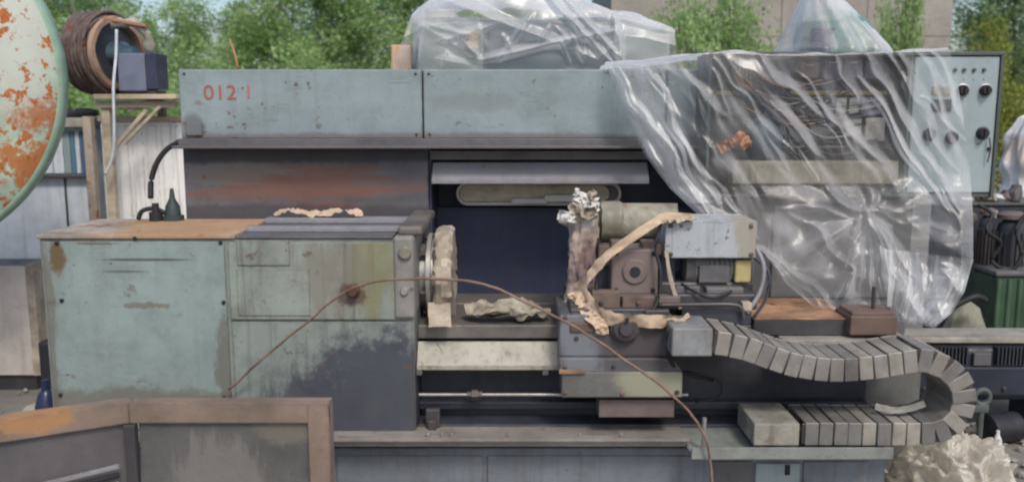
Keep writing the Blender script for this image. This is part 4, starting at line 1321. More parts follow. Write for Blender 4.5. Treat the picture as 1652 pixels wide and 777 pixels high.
# ------------------------------------------------------------------ white and grey cabinets, drum motor behind the headstock
BY = 2.5
m_wht = mat('white_sheet', (0.86, 0.855, 0.84), 0.55, edge=0.75, chips=0.6, var=0.06, dirt=0.12, streak=0.35, rust=0.14, rustscale=9)
m_grysheet = mat('grey_sheet', (0.66, 0.71, 0.77), 0.5, edge=0.75, chips=0.4, var=0.1, dirt=0.15, streak=0.2)
wx0, wx1 = P(166, 270, BY).x, P(330, 270, BY).x
wh = thing('white_locker', 'tall white sheet-metal locker behind the headstock with stained top', 'locker', ((wx0 + wx1) / 2, BY + 0.3, 0))
b = MB().box(wx0, BY, 0.0, wx1, BY + 0.6, P(0, 196, BY).z, 0.008)
lk_ = obj('locker_body', b, m_wht, wh)
nrib = 7
for k in range(nrib):
    xa = wx0 + (wx1 - wx0) * (k + 0.15) / nrib
    b = MB().box(xa, BY - 0.008, 0.1, xa + (wx1 - wx0) / nrib * 0.72, BY, P(0, 202, BY).z, 0.004)
    obj('panel', b, m_wht, lk_)
b = MB().box(wx0 - 0.01, BY - 0.015, P(0, 196, BY).z, wx1 + 0.01, BY + 0.61, P(0, 196, BY).z + 0.03, 0.004)
obj('lid', b, mat('stained_lid', (0.52, 0.42, 0.32), 0.7, var=0.2, rust=0.25), wh)

gx0, gx1 = P(-30, 350, BY).x, P(146, 350, BY).x
gc = thing('grey_cabinet', 'pale grey metal cabinet with blue striped upper door beside the white locker', 'cabinet', ((gx0 + gx1) / 2, BY + 0.3, 0))
b = MB().box(gx0, BY + 0.02, 0, gx1, BY + 0.62, P(0, 206, BY).z, 0.008)
gb = obj('cabinet_body', b, m_grysheet, gc)
b = MB().box(gx0 - 0.004, BY - 0.03, P(0, 284, BY).z - 0.012, gx1 + 0.02, BY + 0.02, P(0, 284, BY).z + 0.004, 0.003)
obj('divider', b, m_darksteel, gb)
xs = [62, 84, 102, 114, 121, 129, 136, 145]
mts = [m_grysheet, m_grysheet, m_cab, mat('stripe_blue', (0.10, 0.20, 0.32), 0.5), m_grysheet, mat('stripe_blue_dark', (0.07, 0.14, 0.25), 0.5), m_cab]
for k in range(7):
    b = MB().box(P(xs[k], 250, BY).x + 0.002, BY + 0.004, P(0, 280, BY).z, P(xs[k + 1], 250, BY).x - 0.002, BY + 0.02, P(0, 212, BY).z, 0.003)
    obj('door_strip', b, mts[k], gb)
b = MB().box(P(106, 330, BY).x - 0.006, BY + 0.006, 0.1, P(106, 330, BY).x + 0.006, BY + 0.019, P(0, 288, BY).z, 0.003)
obj('handle_bar', b, m_darksteel, gb)
b = MB().box(gx0 - 0.02, BY - 0.05, P(0, 206, BY).z + 0.0, gx1 + 0.02, BY + 0.62, P(0, 190, BY).z, 0.01)
obj('cabinet_lid', b, m_cream, gc)
p0, p1 = P(86, 184, BY + 0.1), P(158, 182, BY + 0.1)
b = MB().rev([(0, 0.02), (0.2, 0.03), (0.5, 0.026), (0.52, 0.034), (0.8, 0.034), (1, 0.02)], p0 + Vector((0, 0, 0.0)), p1, 14)
obj('pipe_offcut', b, m_darksteel, label='short dark pipe lying on the grey cabinet lid', cat='pipe', smooth=35)

# drum motor on a timber and rust frame
st = thing('drum_stand', 'rust-stained timber stand carrying the brown drum, beside the white locker', 'stand', (P(200, 250, 2.35).x, 2.35, 0))
SYd = 2.28
m_timber = mat('bleached_timber', (0.46, 0.38, 0.29), 0.8, var=0.25, stretch=(1, 1, 8), dirt=0.3, bump=0.4)
m_rustpost = mat('rust_post', (0.40, 0.33, 0.27), 0.7, var=0.25, dirt=0.3, rust=0.42, rustscale=8)
b = MB().pbox(150, 188, 163, 700, SYd, SYd + 0.06, 0.004, zb=0.0)
obj('post', b, m_rustpost, st)
b = MB().pbox(180, 166, 193, 700, SYd + 0.02, SYd + 0.07, 0.004, zb=0.0)
obj('post', b, m_timber, st)
b = MB().pbox(268, 166, 279, 700, SYd + 0.5, SYd + 0.56, 0.004, zb=0.0)
obj('post', b, m_timber, st)
b = MB().pbox(150, 152, 284, 160, SYd - 0.04, SYd + 0.6, 0.004)
obj('deck', b, m_timber, st)
b = MB().pbox(152, 163, 282, 174, SYd, SYd + 0.05, 0.004)
obj('cross_beam', b, m_rustpost, st)
b = MB().beam(P(206, 176, SYd + 0.03), P(262, 160, SYd + 0.03) , 0.03, 0.04)
obj('shim', b, m_paper_pale, st)
b = MB().beam(P(186, 236, SYd - 0.01), P(236, 178, SYd - 0.01), 0.02, 0.025)
obj('brace', b, m_timber, st)
b = MB().beam(P(200, 232, SYd - 0.04), P(258, 172, SYd - 0.04), 0.02, 0.02)
obj('brace', b, m_timber, st)

dr = thing('drum_motor', 'brown wound drum with dark blue motor box on the timber stand', 'motor', (P(190, 150, SYd + 0.2).x, SYd + 0.2, P(0, 152, SYd - 0.04).z))
zd = P(0, 86, SYd + 0.2).z
m_drum = mat('drum_brown', (0.13, 0.095, 0.085), 0.7, var=0.3, vscale=20, dirt=0.5, rust=0.42, rustscale=11, stretch=(1, 1, 0.5), bump=0.9, bscale=40)
axd = Vector((0.93, -0.36, 0)).normalized()
rd = (P(0, 20, SYd + 0.2).z - P(0, 152, SYd + 0.2).z) / 2 * 0.88
dc = Vector((P(168, 86, SYd + 0.2).x, SYd + 0.22, zd))
b = MB().rev([(0, rd * 0.5), (0.0, rd * 0.92), (0.08, rd * 0.98), (0.3, rd), (0.6, rd), (0.9, rd * 0.99), (1, rd * 0.94), (1, rd * 0.8), (0.8, rd * 0.76), (0.8, 0.04)], dc - axd * 0.13, dc + axd * 0.08, 48)
crumple(b, 0.012, 9, 3)
drum = obj('drum', b, m_drum, dr, smooth=35)
qd = axd.to_track_quat('Z', 'Y')
rw = random.Random(3)
for k in range(22):
    t = -0.115 + (k % 11) * 0.018 + rw.uniform(-0.006, 0.006)
    rr_ = rd + (0.010 if k < 11 else 0.026) + rw.uniform(-0.006, 0.006)
    ring_ = []
    for j in range(41):
        a = 2 * math.pi * j / 40
        e = rr_ + 0.012 * noise.noise(Vector((math.cos(a) * 1.5, math.sin(a) * 1.5, k * 0.7)))
        ring_.append(dc + axd * (t + 0.012 * noise.noise(Vector((math.cos(a) * 1.2, math.sin(a) * 1.2, k * 1.3 + 5)))) + qd @ Vector((e * math.cos(a), e * math.sin(a), 0)))
    obj('winding', MB().tube(ring_, 0.0115, 6), m_drum, drum, smooth=True)
b = MB().rev([(0, rd * 1.0), (0.4, rd * 1.04), (1, rd * 1.0), (1, rd * 0.86), (0, rd * 0.86)], dc + axd * 0.075, dc + axd * 0.12, 48, False)
crumple(b, 0.012, 9, 3)
obj('flange', b, mat('flange_orange', (0.33, 0.22, 0.16), 0.7, var=0.35, dirt=0.5, rust=0.3), drum, smooth=35)
b = MB().rev([(0, rd * 0.84), (1, rd * 0.82)], dc + axd * 0.06, dc + axd * 0.072, 40)
obj('drum_face', b, m_bed, drum)
b = MB().rev([(0, 0.10), (0.6, 0.10), (1, 0.07)], dc - axd * 0.13, dc - axd * 0.33, 24)
obj('shaft_housing', b, m_cream, dr, smooth=35)
b = MB().rev([(0, 0.07), (0.5, 0.07), (0.55, 0.045), (1, 0.04)], dc + axd * 0.06, dc + axd * 0.25, 20)
obj('hub', b, mat('hub_blue', (0.10, 0.16, 0.21), 0.45, var=0.2), dr, smooth=35)
Yb = SYd - 0.02
b = MB().pbox(190, 86, 234, 147, Yb, Yb + 0.20, 0.006)
mbx_ = obj('motor_box', b, mat('motor_box_blue', (0.16, 0.18, 0.25), 0.45, var=0.12, dirt=0.2), dr)
b = MB().pbox(235.5, 86, 252, 144, Yb + 0.01, Yb + 0.2, 0.004)
obj('box_end', b, m_navy, mbx_)
b = MB().pbox(200, 146, 250, 153, Yb + 0.02, Yb + 0.2, 0.003)
obj('foot', b, m_darksteel, dr)
b = MB()
b.tube(spline([P(180, 40, Yb + 0.05), P(215, 38, Yb + 0.05), P(238, 60, Yb + 0.06), P(240, 84, Yb + 0.08)], 16), 0.03, 10)
crumple(b, 0.02, 18, 4)
obj('guard_cloth', b, m_cream, dr, smooth=True)
b = MB().beam(P(170, 30, Yb + 0.05), P(238, 42, Yb + 0.02), 0.05, 0.02)
obj('guard_strap', b, mat('strap_rust', (0.36, 0.18, 0.11), 0.7, var=0.2, rust=0.3), dr)
b = MB().tube(spline([P(188, 48, Yb - 0.02), P(187, 90, Yb - 0.03), P(183, 140, Yb - 0.06), P(184, 200, Yb - 0.07), P(182, 250, Yb - 0.06), P(170, 282, Yb - 0.05)], 40), 0.009, 6)
obj('cable', b, m_grysheet, label='grey cable hanging down from the drum motor over the timber stand', cat='cable', smooth=True)
b = MB().tube(spline([P(290, 228, 0.80), P(268, 242, 0.80), P(252, 265, 0.79), P(244, 292, 0.78), P(243, 320, 0.76)], 30), 0.013, 8)
obj('rubber_hose', b, m_rubber, label='black rubber hose drooping from the guard end over the headstock', cat='hose', smooth=True)
# black valve and fittings on the rear of the headstock top
p = P(279, 343, 0.43)
b = MB().rev([(0, 0.045), (0.15, 0.045), (0.16, 0.033), (0.43, 0.03), (0.7, 0.012), (1, 0.007)], (p.x, 0.43, ZT), (p.x, 0.43, P(0, 304, 0.43).z), 18)
vt = thing('oil_valve', 'black conical oil valve with curved pipe on the headstock rear', 'valve', (p.x, 0.43, ZT))
obj('cone', b, mat('valve_dark', (0.035, 0.05, 0.05), 0.45, var=0.2), vt, smooth=35)
b = MB().tube(spline([(p.x - 0.03, 0.43, ZT + 0.03), (p.x - 0.08, 0.43, ZT + 0.05), (p.x - 0.13, 0.43, ZT + 0.04), (p.x - 0.15, 0.43, ZT + 0.005)], 16), 0.010, 8)
obj('pipe', b, m_rubber, vt, smooth=True)
q = p.x - 0.065
b = MB().rev([(0, 0.028), (0.5, 0.028), (0.43, 0.016), (1, 0.014)], (q, 0.41, ZT), (q, 0.41, ZT + 0.075), 12)
obj('fitting', b, m_rubber, vt, smooth=35)
# rags along the headstock top
b = ribbon([(P(450, 350, 0.5).x, 0.44, ZT + 0.03), (P(480, 350, 0.5).x, 0.41, ZT + 0.045), (P(515, 350, 0.5).x, 0.42, ZT + 0.03), (P(560, 350, 0.5).x, 0.39, ZT + 0.045), (P(590, 350, 0.5).x, 0.42, ZT + 0.03)], 0.05, 60, 0.7, 0.012, 3.0, (0, 1, 0.3))
obj('rag', b, m_paper, label='pale twisted rag lying along the headstock top rail', cat='rag', smooth=True, recalc=False)
# chips and rag on the way between spindle and carriage
b = MB()
b.rev([(0, 0.12), (0.3, 0.13), (0.7, 0.09), (1, 0.03)], P(815, 508, 0.16), P(815, 508, 0.16) + Vector((0, 0, 0.085)), 28)
for v in b.bm.verts:
    v.co.x = P(815, 505, 0.16).x + (v.co.x - P(815, 505, 0.16).x) * 1.35
    v.co.y = 0.16 + (v.co.y - 0.16) * 0.5
bmesh.ops.subdivide_edges(b.bm, edges=b.bm.edges[:], cuts=3, use_grid_fill=True)
crumple(b, 0.05, 9, 3)
for v in b.bm.verts:
    v.co.z += 0.03 * (0.6 - 2 * abs(noise.noise(v.co * 14)) - 1.0 * abs(noise.noise(v.co * 31 + Vector((2, 2, 5)))))
    v.co.y += 0.02 * noise.noise(v.co * 25)
for v in b.bm.verts:
    v.co.z = P(815, 508, 0.16).z + (v.co.z - P(815, 508, 0.16).z) * 0.75
obj('rag', b, mat('yellowed_rag', (0.29, 0.26, 0.20), 0.8, var=0.45, vscale=16, dirt=0.5), label='crumpled yellowish rag heaped on the bed way before the carriage', cat='rag', smooth=30)

# ------------------------------------------------------------------ curved wire across the lathe
b = MB().tube(spline([P(368, 628, -0.04), P(430, 574, -0.10), P(500, 516, -0.15), P(570, 466, -0.19), P(640, 450, -0.22), P(700, 449, -0.24), P(762, 455, -0.26), P(850, 487, -0.28), P(950, 540, -0.29),
                      P(1040, 602, -0.29), P(1100, 652, -0.28), P(1135, 702, -0.27), P(1147, 745, -0.27), P(1150, 800, -0.28), P(1152, 880, -0.29)], 160), 0.0048, 8)
crumple(b, 0.008, 4, 3)
crumple(b, 0.004, 11, 8)
crumple(b, 0.002, 30, 3)
obj('bent_wire', b, m_wire, label='long rust-brown wire arched over the headstock front and apron', cat='wire', smooth=True)

# ------------------------------------------------------------------ rusty angle frame in the foreground
FY = -0.90
m_frame = mat('frame_rust', (0.215, 0.16, 0.125), 0.75, edge=0.75, chips=0.4, var=0.25, dirt=0.35, rust=0.25, rustscale=10,
              stains=[(P(60, 668, -1.0), (0.10, 0.2, 0.05), (0.36, 0.19, 0.08), 0.8, 3.2)])
m_fpanel = mat('frame_panel', (0.10, 0.10, 0.097), 0.6, var=0.25, dirt=0.4, streak=0.35, bump=0.3,
               stains=[(P(370, 770, -0.88), (0.16, 0.3, 0.14), (0.20, 0.185, 0.175), 0.6, 2.6, (16, 16, 2)), (P(460, 690, -0.88), (0.1, 0.3, 0.05), (0.17, 0.15, 0.12), 0.7, 1.6)])
A, B_, C_ = P(-80, 686, -1.10), P(207, 656, FY), P(531, 649, FY)
A.z = C_.z = B_.z
fr = thing('angle_frame', 'rusty angle-iron frame with dark sheet panels, before the headstock', 'frame', (B_.x, FY, 0))
hh = 0.060
zr = B_.z + 0.014
b = MB().beam(Vector((A.x, A.y, zr - hh / 2)), Vector((B_.x, FY, zr - hh / 2)), 0.012, hh, 0.002)
b.beam(Vector((A.x, A.y + 0.02, zr)), Vector((B_.x, FY + 0.02, zr)), 0.045, 0.008, 0.002)
obj('rail', b, m_frame, fr)
b = MB().box(B_.x + 0.003, FY - 0.006, zr - hh, C_.x, FY + 0.006, zr, 0.002)
b.box(B_.x + 0.003, FY + 0.006, zr - 0.007, C_.x, FY + 0.045, zr, 0.002)
obj('rail', b, m_frame, fr)
pw = (P(531, 700, FY).x - P(497, 700, FY).x)
b = MB().box(C_.x - pw, FY - 0.010, 0, C_.x, FY - 0.0065, zr - 0.002, 0.001)
b.box(C_.x - 0.007, FY - 0.0065, 0, C_.x, FY + 0.05, zr - 0.01, 0.001)
obj('post', b, m_frame, fr)
b = MB().box(B_.x - 0.012, FY - 0.016, 0, B_.x + 0.020, FY + 0.012, zr - hh - 0.002, 0.003)
obj('post', b, m_darksteel, fr)
b = MB().box(B_.x + 0.022, FY + 0.008, 0.10, C_.x - pw + 0.02, FY + 0.016, zr - hh + 0.01, 0.002)
obj('panel', b, m_fpanel, fr)
dirv = (Vector((A.x, A.y, 0)) - Vector((B_.x, FY, 0))).normalized()
b = MB().beam(Vector((A.x, A.y + 0.015, zr - 0.30)), Vector((B_.x, FY + 0.015, zr - 0.30)), 0.006, 0.55, 0.001)
lp = obj('panel', b, mat('left_panel', (0.10, 0.095, 0.10), 0.5, var=0.3, dirt=0.3), fr)
for k, (dz, mm_) in enumerate(((-0.175, m_visor), (-0.200, m_black), (-0.222, m_steel))):
    b = MB().beam(Vector((A.x, A.y - 0.03 - 0.01 * k, zr + dz - 0.03)), Vector((B_.x - 0.02, FY - 0.035 - 0.005 * k, zr + dz)), 0.012, 0.012, 0.002)
    obj('rod', b, mm_, fr)
q0 = Vector((B_.x, FY, 0)) + dirv * 0.19
q1 = Vector((B_.x, FY, 0)) + dirv * 0.035
b = MB().beam((q0.x, q0.y - 0.008, zr - 0.30), (q1.x, q1.y - 0.008, zr - 0.30), 0.004, 0.14, 0.001)
obj('beige_plate', b, m_beige, fr)
b = MB().beam((A.x, A.y + 0.02, zr - 0.12), (A.x, A.y + 0.02, 0.0), 0.03, 0.03, 0.002, up=(0, 1, 0))
obj('post', b, m_darksteel, fr)

# ------------------------------------------------------------------ left: board crate, litter
m_board = mat('crate_board', (0.55, 0.50, 0.46), 0.8, var=0.18, streak=0.25, dirt=0.2, bump=0.4)
KY = 1.75
kx0, kx1 = P(-60, 510, KY).x, P(61, 510, KY).x
kt = thing('board_crate', 'faded brown-grey board crate with pale edge post left of the headstock', 'crate', ((kx0 + kx1) / 2, KY + 0.2, 0))
kz1 = P(0, 427, KY).z
nb = 1
for k in range(nb):
    w_ = (kx1 - 0.05 - kx0) / nb
    b = MB().box(kx0 + k * w_ + 0.002, KY + 0.002 * (k % 2), 0.10, kx0 + (k + 1) * w_ - 0.002, KY + 0.02, kz1 - 0.01 - 0.004 * k, 0.003)
    obj('board', b, m_board, kt)
b = MB().box(kx1 - 0.048, KY - 0.01, 0.10, kx1, KY + 0.40, kz1 + 0.005, 0.004)
obj('end_post', b, m_paper_pale, kt)
b = MB().box(kx0, KY + 0.022, 0.0, kx1 - 0.05, KY + 0.40, kz1 - 0.03, 0.004)
obj('inner_box', b, m_darksteel, kt)
b = MB().pbox(62, 552, 80, 595, 1.5, 1.7, 0.01, zb=0.0)
obj('black_can', b, m_black, label='small black metal can standing between board crate and headstock', cat='can')
p = P(75, 642, 0.9)
b = MB().rev([(0, 0.05), (0.05, 0.055), (0.6, 0.055), (0.8, 0.035), (0.85, 0.02), (1, 0.02)], (p.x, 0.9, 0.0), (p.x, 0.9, P(0, 612, 0.9).z), 18)
obj('blue_bottle', b, mat('bottle_blue', (0.02, 0.03, 0.07), 0.35, var=0.2), label='dark blue bottle on the ground by the headstock foot', cat='bottle', smooth=35)
b = MB()
nn = 30
pts = []
for j in range(nn):
    for i in range(nn):
        x = -2.7 + 0.95 * i / nn
        y = 1.15 + 0.55 * j / nn
        e = min(i, j, nn - 1 - i, nn - 1 - j) / 6
        pts.append((x, y, 0.02 + min(1, e) * (0.06 + 0.08 * fbm(x * 4, y * 4, 2)) + 0.02 * noise.noise(Vector((x * 14, y * 14, 0)))))
b.grid(pts, nn, nn)
obj('sacking', b, mat('sacking', (0.36, 0.33, 0.28), 0.9, var=0.3, vscale=14, dirt=0.4, bump=0.6), label='crumpled dirty sacking spread on the ground before the crate', cat='sacking', smooth=True)

# ------------------------------------------------------------------ right: dark machine bed, scrap, sack
RY = 1.05
m_rb = mat('dark_blue_bed', (0.024, 0.030, 0.048), 0.45, var=0.25, dirt=0.3)
rx0 = P(1462, 600, RY).x
rzc = P(0, 604, RY).z
rb = thing('electric_motor', 'large dark blue motor block with comb-like fins along its top edge', 'motor', (rx0 + 0.5, RY + 0.16, 0))
rr0 = 0.150
b = MB().box(rx0, RY + 0.01, rzc - rr0, rx0 + 1.15, RY + 0.30, rzc + rr0 * 0.98, 0.05, 4)
rbd = obj('block_body', b, m_rb, rb, smooth=35)
obj('front_cover', MB().box(rx0 + 0.06, RY - 0.008, rzc - rr0 * 0.75, rx0 + 1.05, RY + 0.02, rzc + 0.045, 0.012), m_rb, rbd)
for g0, g1, nfin in ((0.10, 0.31, 11), (0.45, 0.62, 9), (0.70, 0.98, 14)):
    for k in range(nfin):
        xx = rx0 + g0 + (g1 - g0) * k / nfin
        obj('fin', MB().box(xx, RY - 0.022, rzc + 0.055, xx + 0.008, RY + 0.03, rzc + rr0 * 0.98, 0.001, 1), m_bed, rbd)
for xx in (0.09, 0.5, 0.95):
    obj('bolt', MB().rev([(0, 0.012), (0.6, 0.012), (1, 0.007)], (rx0 + xx, RY - 0.006, rzc - 0.07), (rx0 + xx, RY - 0.022, rzc - 0.07), 8), m_darksteel, rbd)
b = MB().box(rx0 + 0.335, RY - 0.012, rzc + 0.05, rx0 + 0.425, RY + 0.04, rzc + 0.115, 0.004)
obj('data_plate', b, m_ledge, rbd)
for xx in (rx0 + 0.12, rx0 + 0.70):
    b = MB().box(xx, RY + 0.02, 0, xx + 0.10, RY + 0.28, rzc - rr0 * 0.8, 0.006)
    obj('foot', b, m_rb, rb)
b = MB().box(rx0 - 0.06, RY + 0.03, rzc + rr0 * 1.04, rx0 + 1.25, RY + 0.25, rzc + rr0 * 1.04 + 0.028, 0.005)
for v in b.bm.verts:
    v.co.z += 0.006 * noise.noise(v.co * 3)
obj('pale_plank', b, mat('plank_pale', (0.31, 0.29, 0.255), 0.75, var=0.25, dirt=0.5, stretch=(0.5, 6, 6), bump=0.4), label='long pale weathered plank lying along the dark blue motor block', cat='plank')
q = P(1590, 643, 0.75)
tor = MB()
pts = []
for j in range(24):
    a = 2 * math.pi * j / 24
    for i in range(8):
        e = 2 * math.pi * i / 8
        r = 0.036 + 0.012 * math.cos(e)
        pts.append((q.x + r * math.cos(a), 0.78 + 0.012 * math.sin(e) , q.z + r * math.sin(a)))
vs = [tor.bm.verts.new(p) for p in pts]
for j in range(24):
    for i in range(8):
        tor.bm.faces.new((vs[j * 8 + i], vs[((j + 1) % 24) * 8 + i], vs[((j + 1) % 24) * 8 + (i + 1) % 8], vs[j * 8 + (i + 1) % 8]))
tor.box(q.x - 0.05, 0.765, q.z - 0.075, q.x + 0.03, 0.80, q.z - 0.035, 0.004)
tor.cyl((q.x, 0.78, q.z - 0.07), (q.x, 0.78, 0.0), 0.014, seg=10)
tor.cyl((q.x, 0.78, 0.02), (q.x, 0.78, 0.0), 0.07, seg=16)
obj('ring_bolt', tor, m_cabdark, label='dark steel ring bolt standing on the gravel beside the cable chain', cat='ring bolt', smooth=35)
q = P(1618, 668, 0.9)
b = MB().rev([(0, 0.05), (0.05, 0.075), (0.3, 0.078), (0.5, 0.07), (0.7, 0.078), (0.95, 0.075), (1, 0.05)], (q.x - 0.07, 0.92, 0.078), (q.x + 0.11, 0.96, 0.078), 24)
obj('steel_roller', b, m_black, label='short black steel roller lying on the gravel below the dark bed', cat='roller', smooth=35)
q = P(1612, 650, 0.85)
b = MB().rev([(0, 0.02), (0.3, 0.024), (0.6, 0.018), (0.8, 0.009), (1, 0.008)], (q.x, 0.84, 0.0), (q.x, 0.84, 0.10), 12)
obj('white_bottle', b, m_white, label='little white bottle on the gravel beside the ring bolt', cat='bottle', smooth=35)

# cream plastic sack on the ground at the end of the lathe
b = MB()
sx_, sy_ = P(1528, 740, 0.12).x, 0.12
nu, nv = 130, 80
pts = []
for j in range(nv):
    t = j / (nv - 1)
    r = float(np.interp(t, [0, 0.15, 0.4, 0.65, 0.85, 0.97, 1], [0.20, 0.225, 0.215, 0.19, 0.15, 0.07, 0.01]))
    for i in range(nu):
        a = 2 * math.pi * i / nu
        f = 1 + 0.22 * noise.noise(Vector((math.cos(a) * 2, math.sin(a) * 2, t * 2))) + 0.13 * abs(noise.noise(Vector((math.cos(a) * 5, math.sin(a) * 5, t * 4 + 3)))) * 2
        zz = 0.33 * t * (1 + 0.12 * noise.noise(Vector((math.cos(a) * 1.4 * r * 6, math.sin(a) * 1.4 * r * 6, 4))))
        pts.append((sx_ + r * f * math.cos(a) * 0.92 + 0.07 * t, sy_ + r * f * math.sin(a), zz))
b.grid(pts, nu, nv, True)
for v in b.bm.verts:
    dv = (v.co - Vector((sx_, sy_, 0.05))).normalized()
    q9 = v.co * 7
    rg9 = 1 - 2 * abs(noise.noise(q9 + Vector((0, 0, q9.z * 0.5)))) + 0.6 * (1 - 2 * abs(noise.noise(v.co * 15 + Vector((4, 1, 2)))))
    v.co += dv * 0.06 * (rg9 - 0.9) + Vector((0, 0, 0.012 * (1 - 2 * abs(noise.noise(v.co * 34)))))
m_sack = film_mat('cream_sheet', 0.42, 1.0, tint=(0.70, 0.64, 0.53), cloud=0.35, cscale=6, rough=0.42)
obj('plastic_sheeting', b, m_sack, label='crumpled cream plastic sheeting heaped on the ground under the cable chain', cat='sheeting', smooth=True)

# scrap behind the dark bed
m_green = mat('green_paint', (0.035, 0.08, 0.045), 0.5, var=0.3, dirt=0.6, streak=0.5, rust=0.15)
GY = 1.75
q0, q1 = P(1603, 490, GY), P(1668, 490, GY)
gr = thing('green_casing', 'green ribbed metal casing standing behind the dark blue bed', 'casing', ((q0.x + q1.x) / 2, GY + 0.2, 0))
gz = P(0, 445, GY).z
b = MB().box(q0.x, GY, 0, q1.x + 0.3, GY + 0.4, gz, 0.02, 3)
gbd = obj('casing_body', b, m_green, gr)
for k in range(6):
    xx = q0.x + 0.02 + k * 0.062
    b = MB().cyl((xx, GY, 0.05), (xx, GY, gz - 0.02), 0.014, seg=10)
    obj('rib', b, mat('rib_green_%d' % k, (0.06, 0.115, 0.065), 0.45, var=0.3, dirt=0.5) if k == 0 else bpy.data.materials['rib_green_0'], gbd, smooth=35)
b = MB().box(q0.x - 0.01, GY - 0.02, gz, q1.x + 0.31, GY + 0.41, gz + 0.03, 0.008)
obj('casing_lid', b, m_ledge, gr)
b = MB().pbox(1540, 424, 1598, 478, 2.2, 2.6, 0.02, zb=0.0)
obj('teal_box', b, mat('teal_faded', (0.20, 0.31, 0.31), 0.6, var=0.15, dirt=0.3), label='faded teal metal box standing behind the plastic film edge', cat='box')
b = MB()
q = P(1558, 512, 1.65)
b.rev([(0, 0.15), (0.3, 0.17), (0.6, 0.14), (0.85, 0.07), (1, 0.02)], (q.x, 1.65, 0.0), (q.x, 1.65, P(0, 478, 1.65).z), 20)
crumple(b, 0.05, 9, 2)
obj('casting', b, mat('casting_olive', (0.25, 0.25, 0.19), 0.7, var=0.35, vscale=8, dirt=0.4), label='lumpy olive casting heaped behind the pale bed top', cat='casting', smooth=35)
q = P(1535, 500, 1.5)
b = MB().tube(spline([P(1500, 535, 1.45), P(1522, 505, 1.45), P(1550, 488, 1.45), P(1575, 478, 1.45), P(1590, 484, 1.48)], 24), 0.018, 8)
obj('black_hose', b, m_rubber, label='thick black hose curled over the olive casting', cat='hose', smooth=True)
for (px0, py0, px1, YY_, lab) in ((1577, 346, 1600, 1.98, 'narrow dark upright motor beside the film edge under the cabinet corner'),
                                  (1608, 352, 1648, 1.95, 'broad black upright motor behind the green ribbed casing')):
    a, e = P(px0, 400, YY_), P(px1, 400, YY_)
    r = (e.x - a.x) / 2
    xx = (a.x + e.x) / 2
    zz = P(0, py0, YY_).z
    t_ = thing('scrap_motor', lab, 'motor', (xx, YY_, 0), 'scrap motors behind the lathe')
    mb_ = MB().rev([(0, r), (0.55, r), (0.56, r * 0.8), (0.62, r * 0.8), (0.63, r), (0.93, r), (0.97, r * 0.9), (1, r * 0.4)], (xx, YY_, 0), (xx, YY_, zz), 22)
    bd_ = obj('motor_body', mb_, m_bed, t_, smooth=35)
    for k in range(9):
        an = math.pi + math.pi * k / 8
        cx, cy = xx + r * math.cos(an), YY_ + r * math.sin(an)
        obj('fin', MB().beam((cx, cy, zz * 0.66), (cx, cy, zz * 0.92), 0.008, 0.02, 0.0, up=(math.cos(an), math.sin(an), 0)), m_darksteel, bd_)
    obj('end_cap', MB().rev([(0, r * 1.05), (0.6, r * 1.05), (1, r * 0.7)], (xx, YY_, zz), (xx, YY_, zz + 0.04), 22), m_brown, t_, smooth=35)
# rust-stained white wrapped bundle
q = P(1660, 270, 2.85)
b = MB()
nu, nv = 90, 130
pts = []
zt_, zb_ = P(0, 178, 2.85).z, 0.0
for j in range(nv):
    t = j / (nv - 1)
    r = float(np.interp(t, [0, 0.03, 0.1, 0.25, 0.5, 1], [0.01, 0.09, 0.15, 0.18, 0.17, 0.17]))
    for i in range(nu):
        a = 2 * math.pi * i / nu
        f = 1 + 0.30 * noise.noise(Vector((math.cos(a) * 2, math.sin(a) * 2, t * 12))) - 0.28 * abs(noise.noise(Vector((math.cos(a) * 3, math.sin(a) * 3, t * 7 + 3)))) - 0.08 * abs(noise.noise(Vector((math.cos(a) * 7, math.sin(a) * 7, t * 14 + 3))))
        pts.append((q.x + r * f * math.cos(a), 2.85 + r * f * math.sin(a), zt_ + (zb_ - zt_) * t))
b.grid(pts, nu, nv, True)
obj('wrapped_bundle', b, mat('stained_wrap', (0.80, 0.79, 0.77), 0.5, var=0.12, dirt=0.2, bump=0.5,
    stains=[(P(1640, 242, 2.75), (0.09, 0.3, 0.09), (0.46, 0.30, 0.19), 0.55, 4.0)]), label='upright white wrapped bundle with orange rust stain beside the cabinet', cat='bundle', smooth=True)
# pale bits heaped at the cabinet corner
rs_ = random.Random(4)
m_bits = [m_relay, m_brown, m_darksteel, m_paper_pale]
GHY = 2.15
sz = P(0, 326, GHY).z
bh = thing('gear_housing', 'dirty dark gear housing behind the upright scrap motors', 'machine', (P(1610, 320, GHY).x, GHY + 0.2, 0))
b = MB().box(P(1545, 400, GHY).x, GHY, 0, P(1690, 400, GHY).x, GHY + 0.4, sz - 0.02, 0.02, 3)
ghb = obj('housing_body', b, m_bed, bh)
obj('top_flange', MB().box(P(1540, 400, GHY).x, GHY - 0.02, sz - 0.02, P(1695, 400, GHY).x, GHY + 0.42, sz, 0.005), m_cabdark, bh)
for k, (px, py, r, mm_) in enumerate(((1584, 440, 0.05, m_steel), (1600, 460, 0.04, m_brown), (1556, 405, 0.045, m_cabdark), (1600, 345, 0.03, m_steel), (1652, 415, 0.05, m_relay), (1566, 350, 0.03, m_brown))):
    p = P(px, py, GHY)
    obj('cover_cap', MB().rev([(0, r), (0.5, r), (0.55, r * 0.7), (1, r * 0.6)], (p.x, GHY, p.z), (p.x, GHY - 0.05, p.z), 18), mm_, ghb, smooth=35)
labs = ['white torn card scrap on the gear housing behind the cabinet corner', 'brown rusty lump on the gear housing behind the cabinet corner', 'dark steel lump on the gear housing behind the cabinet corner', 'cream paper wad on the gear housing behind the cabinet corner']
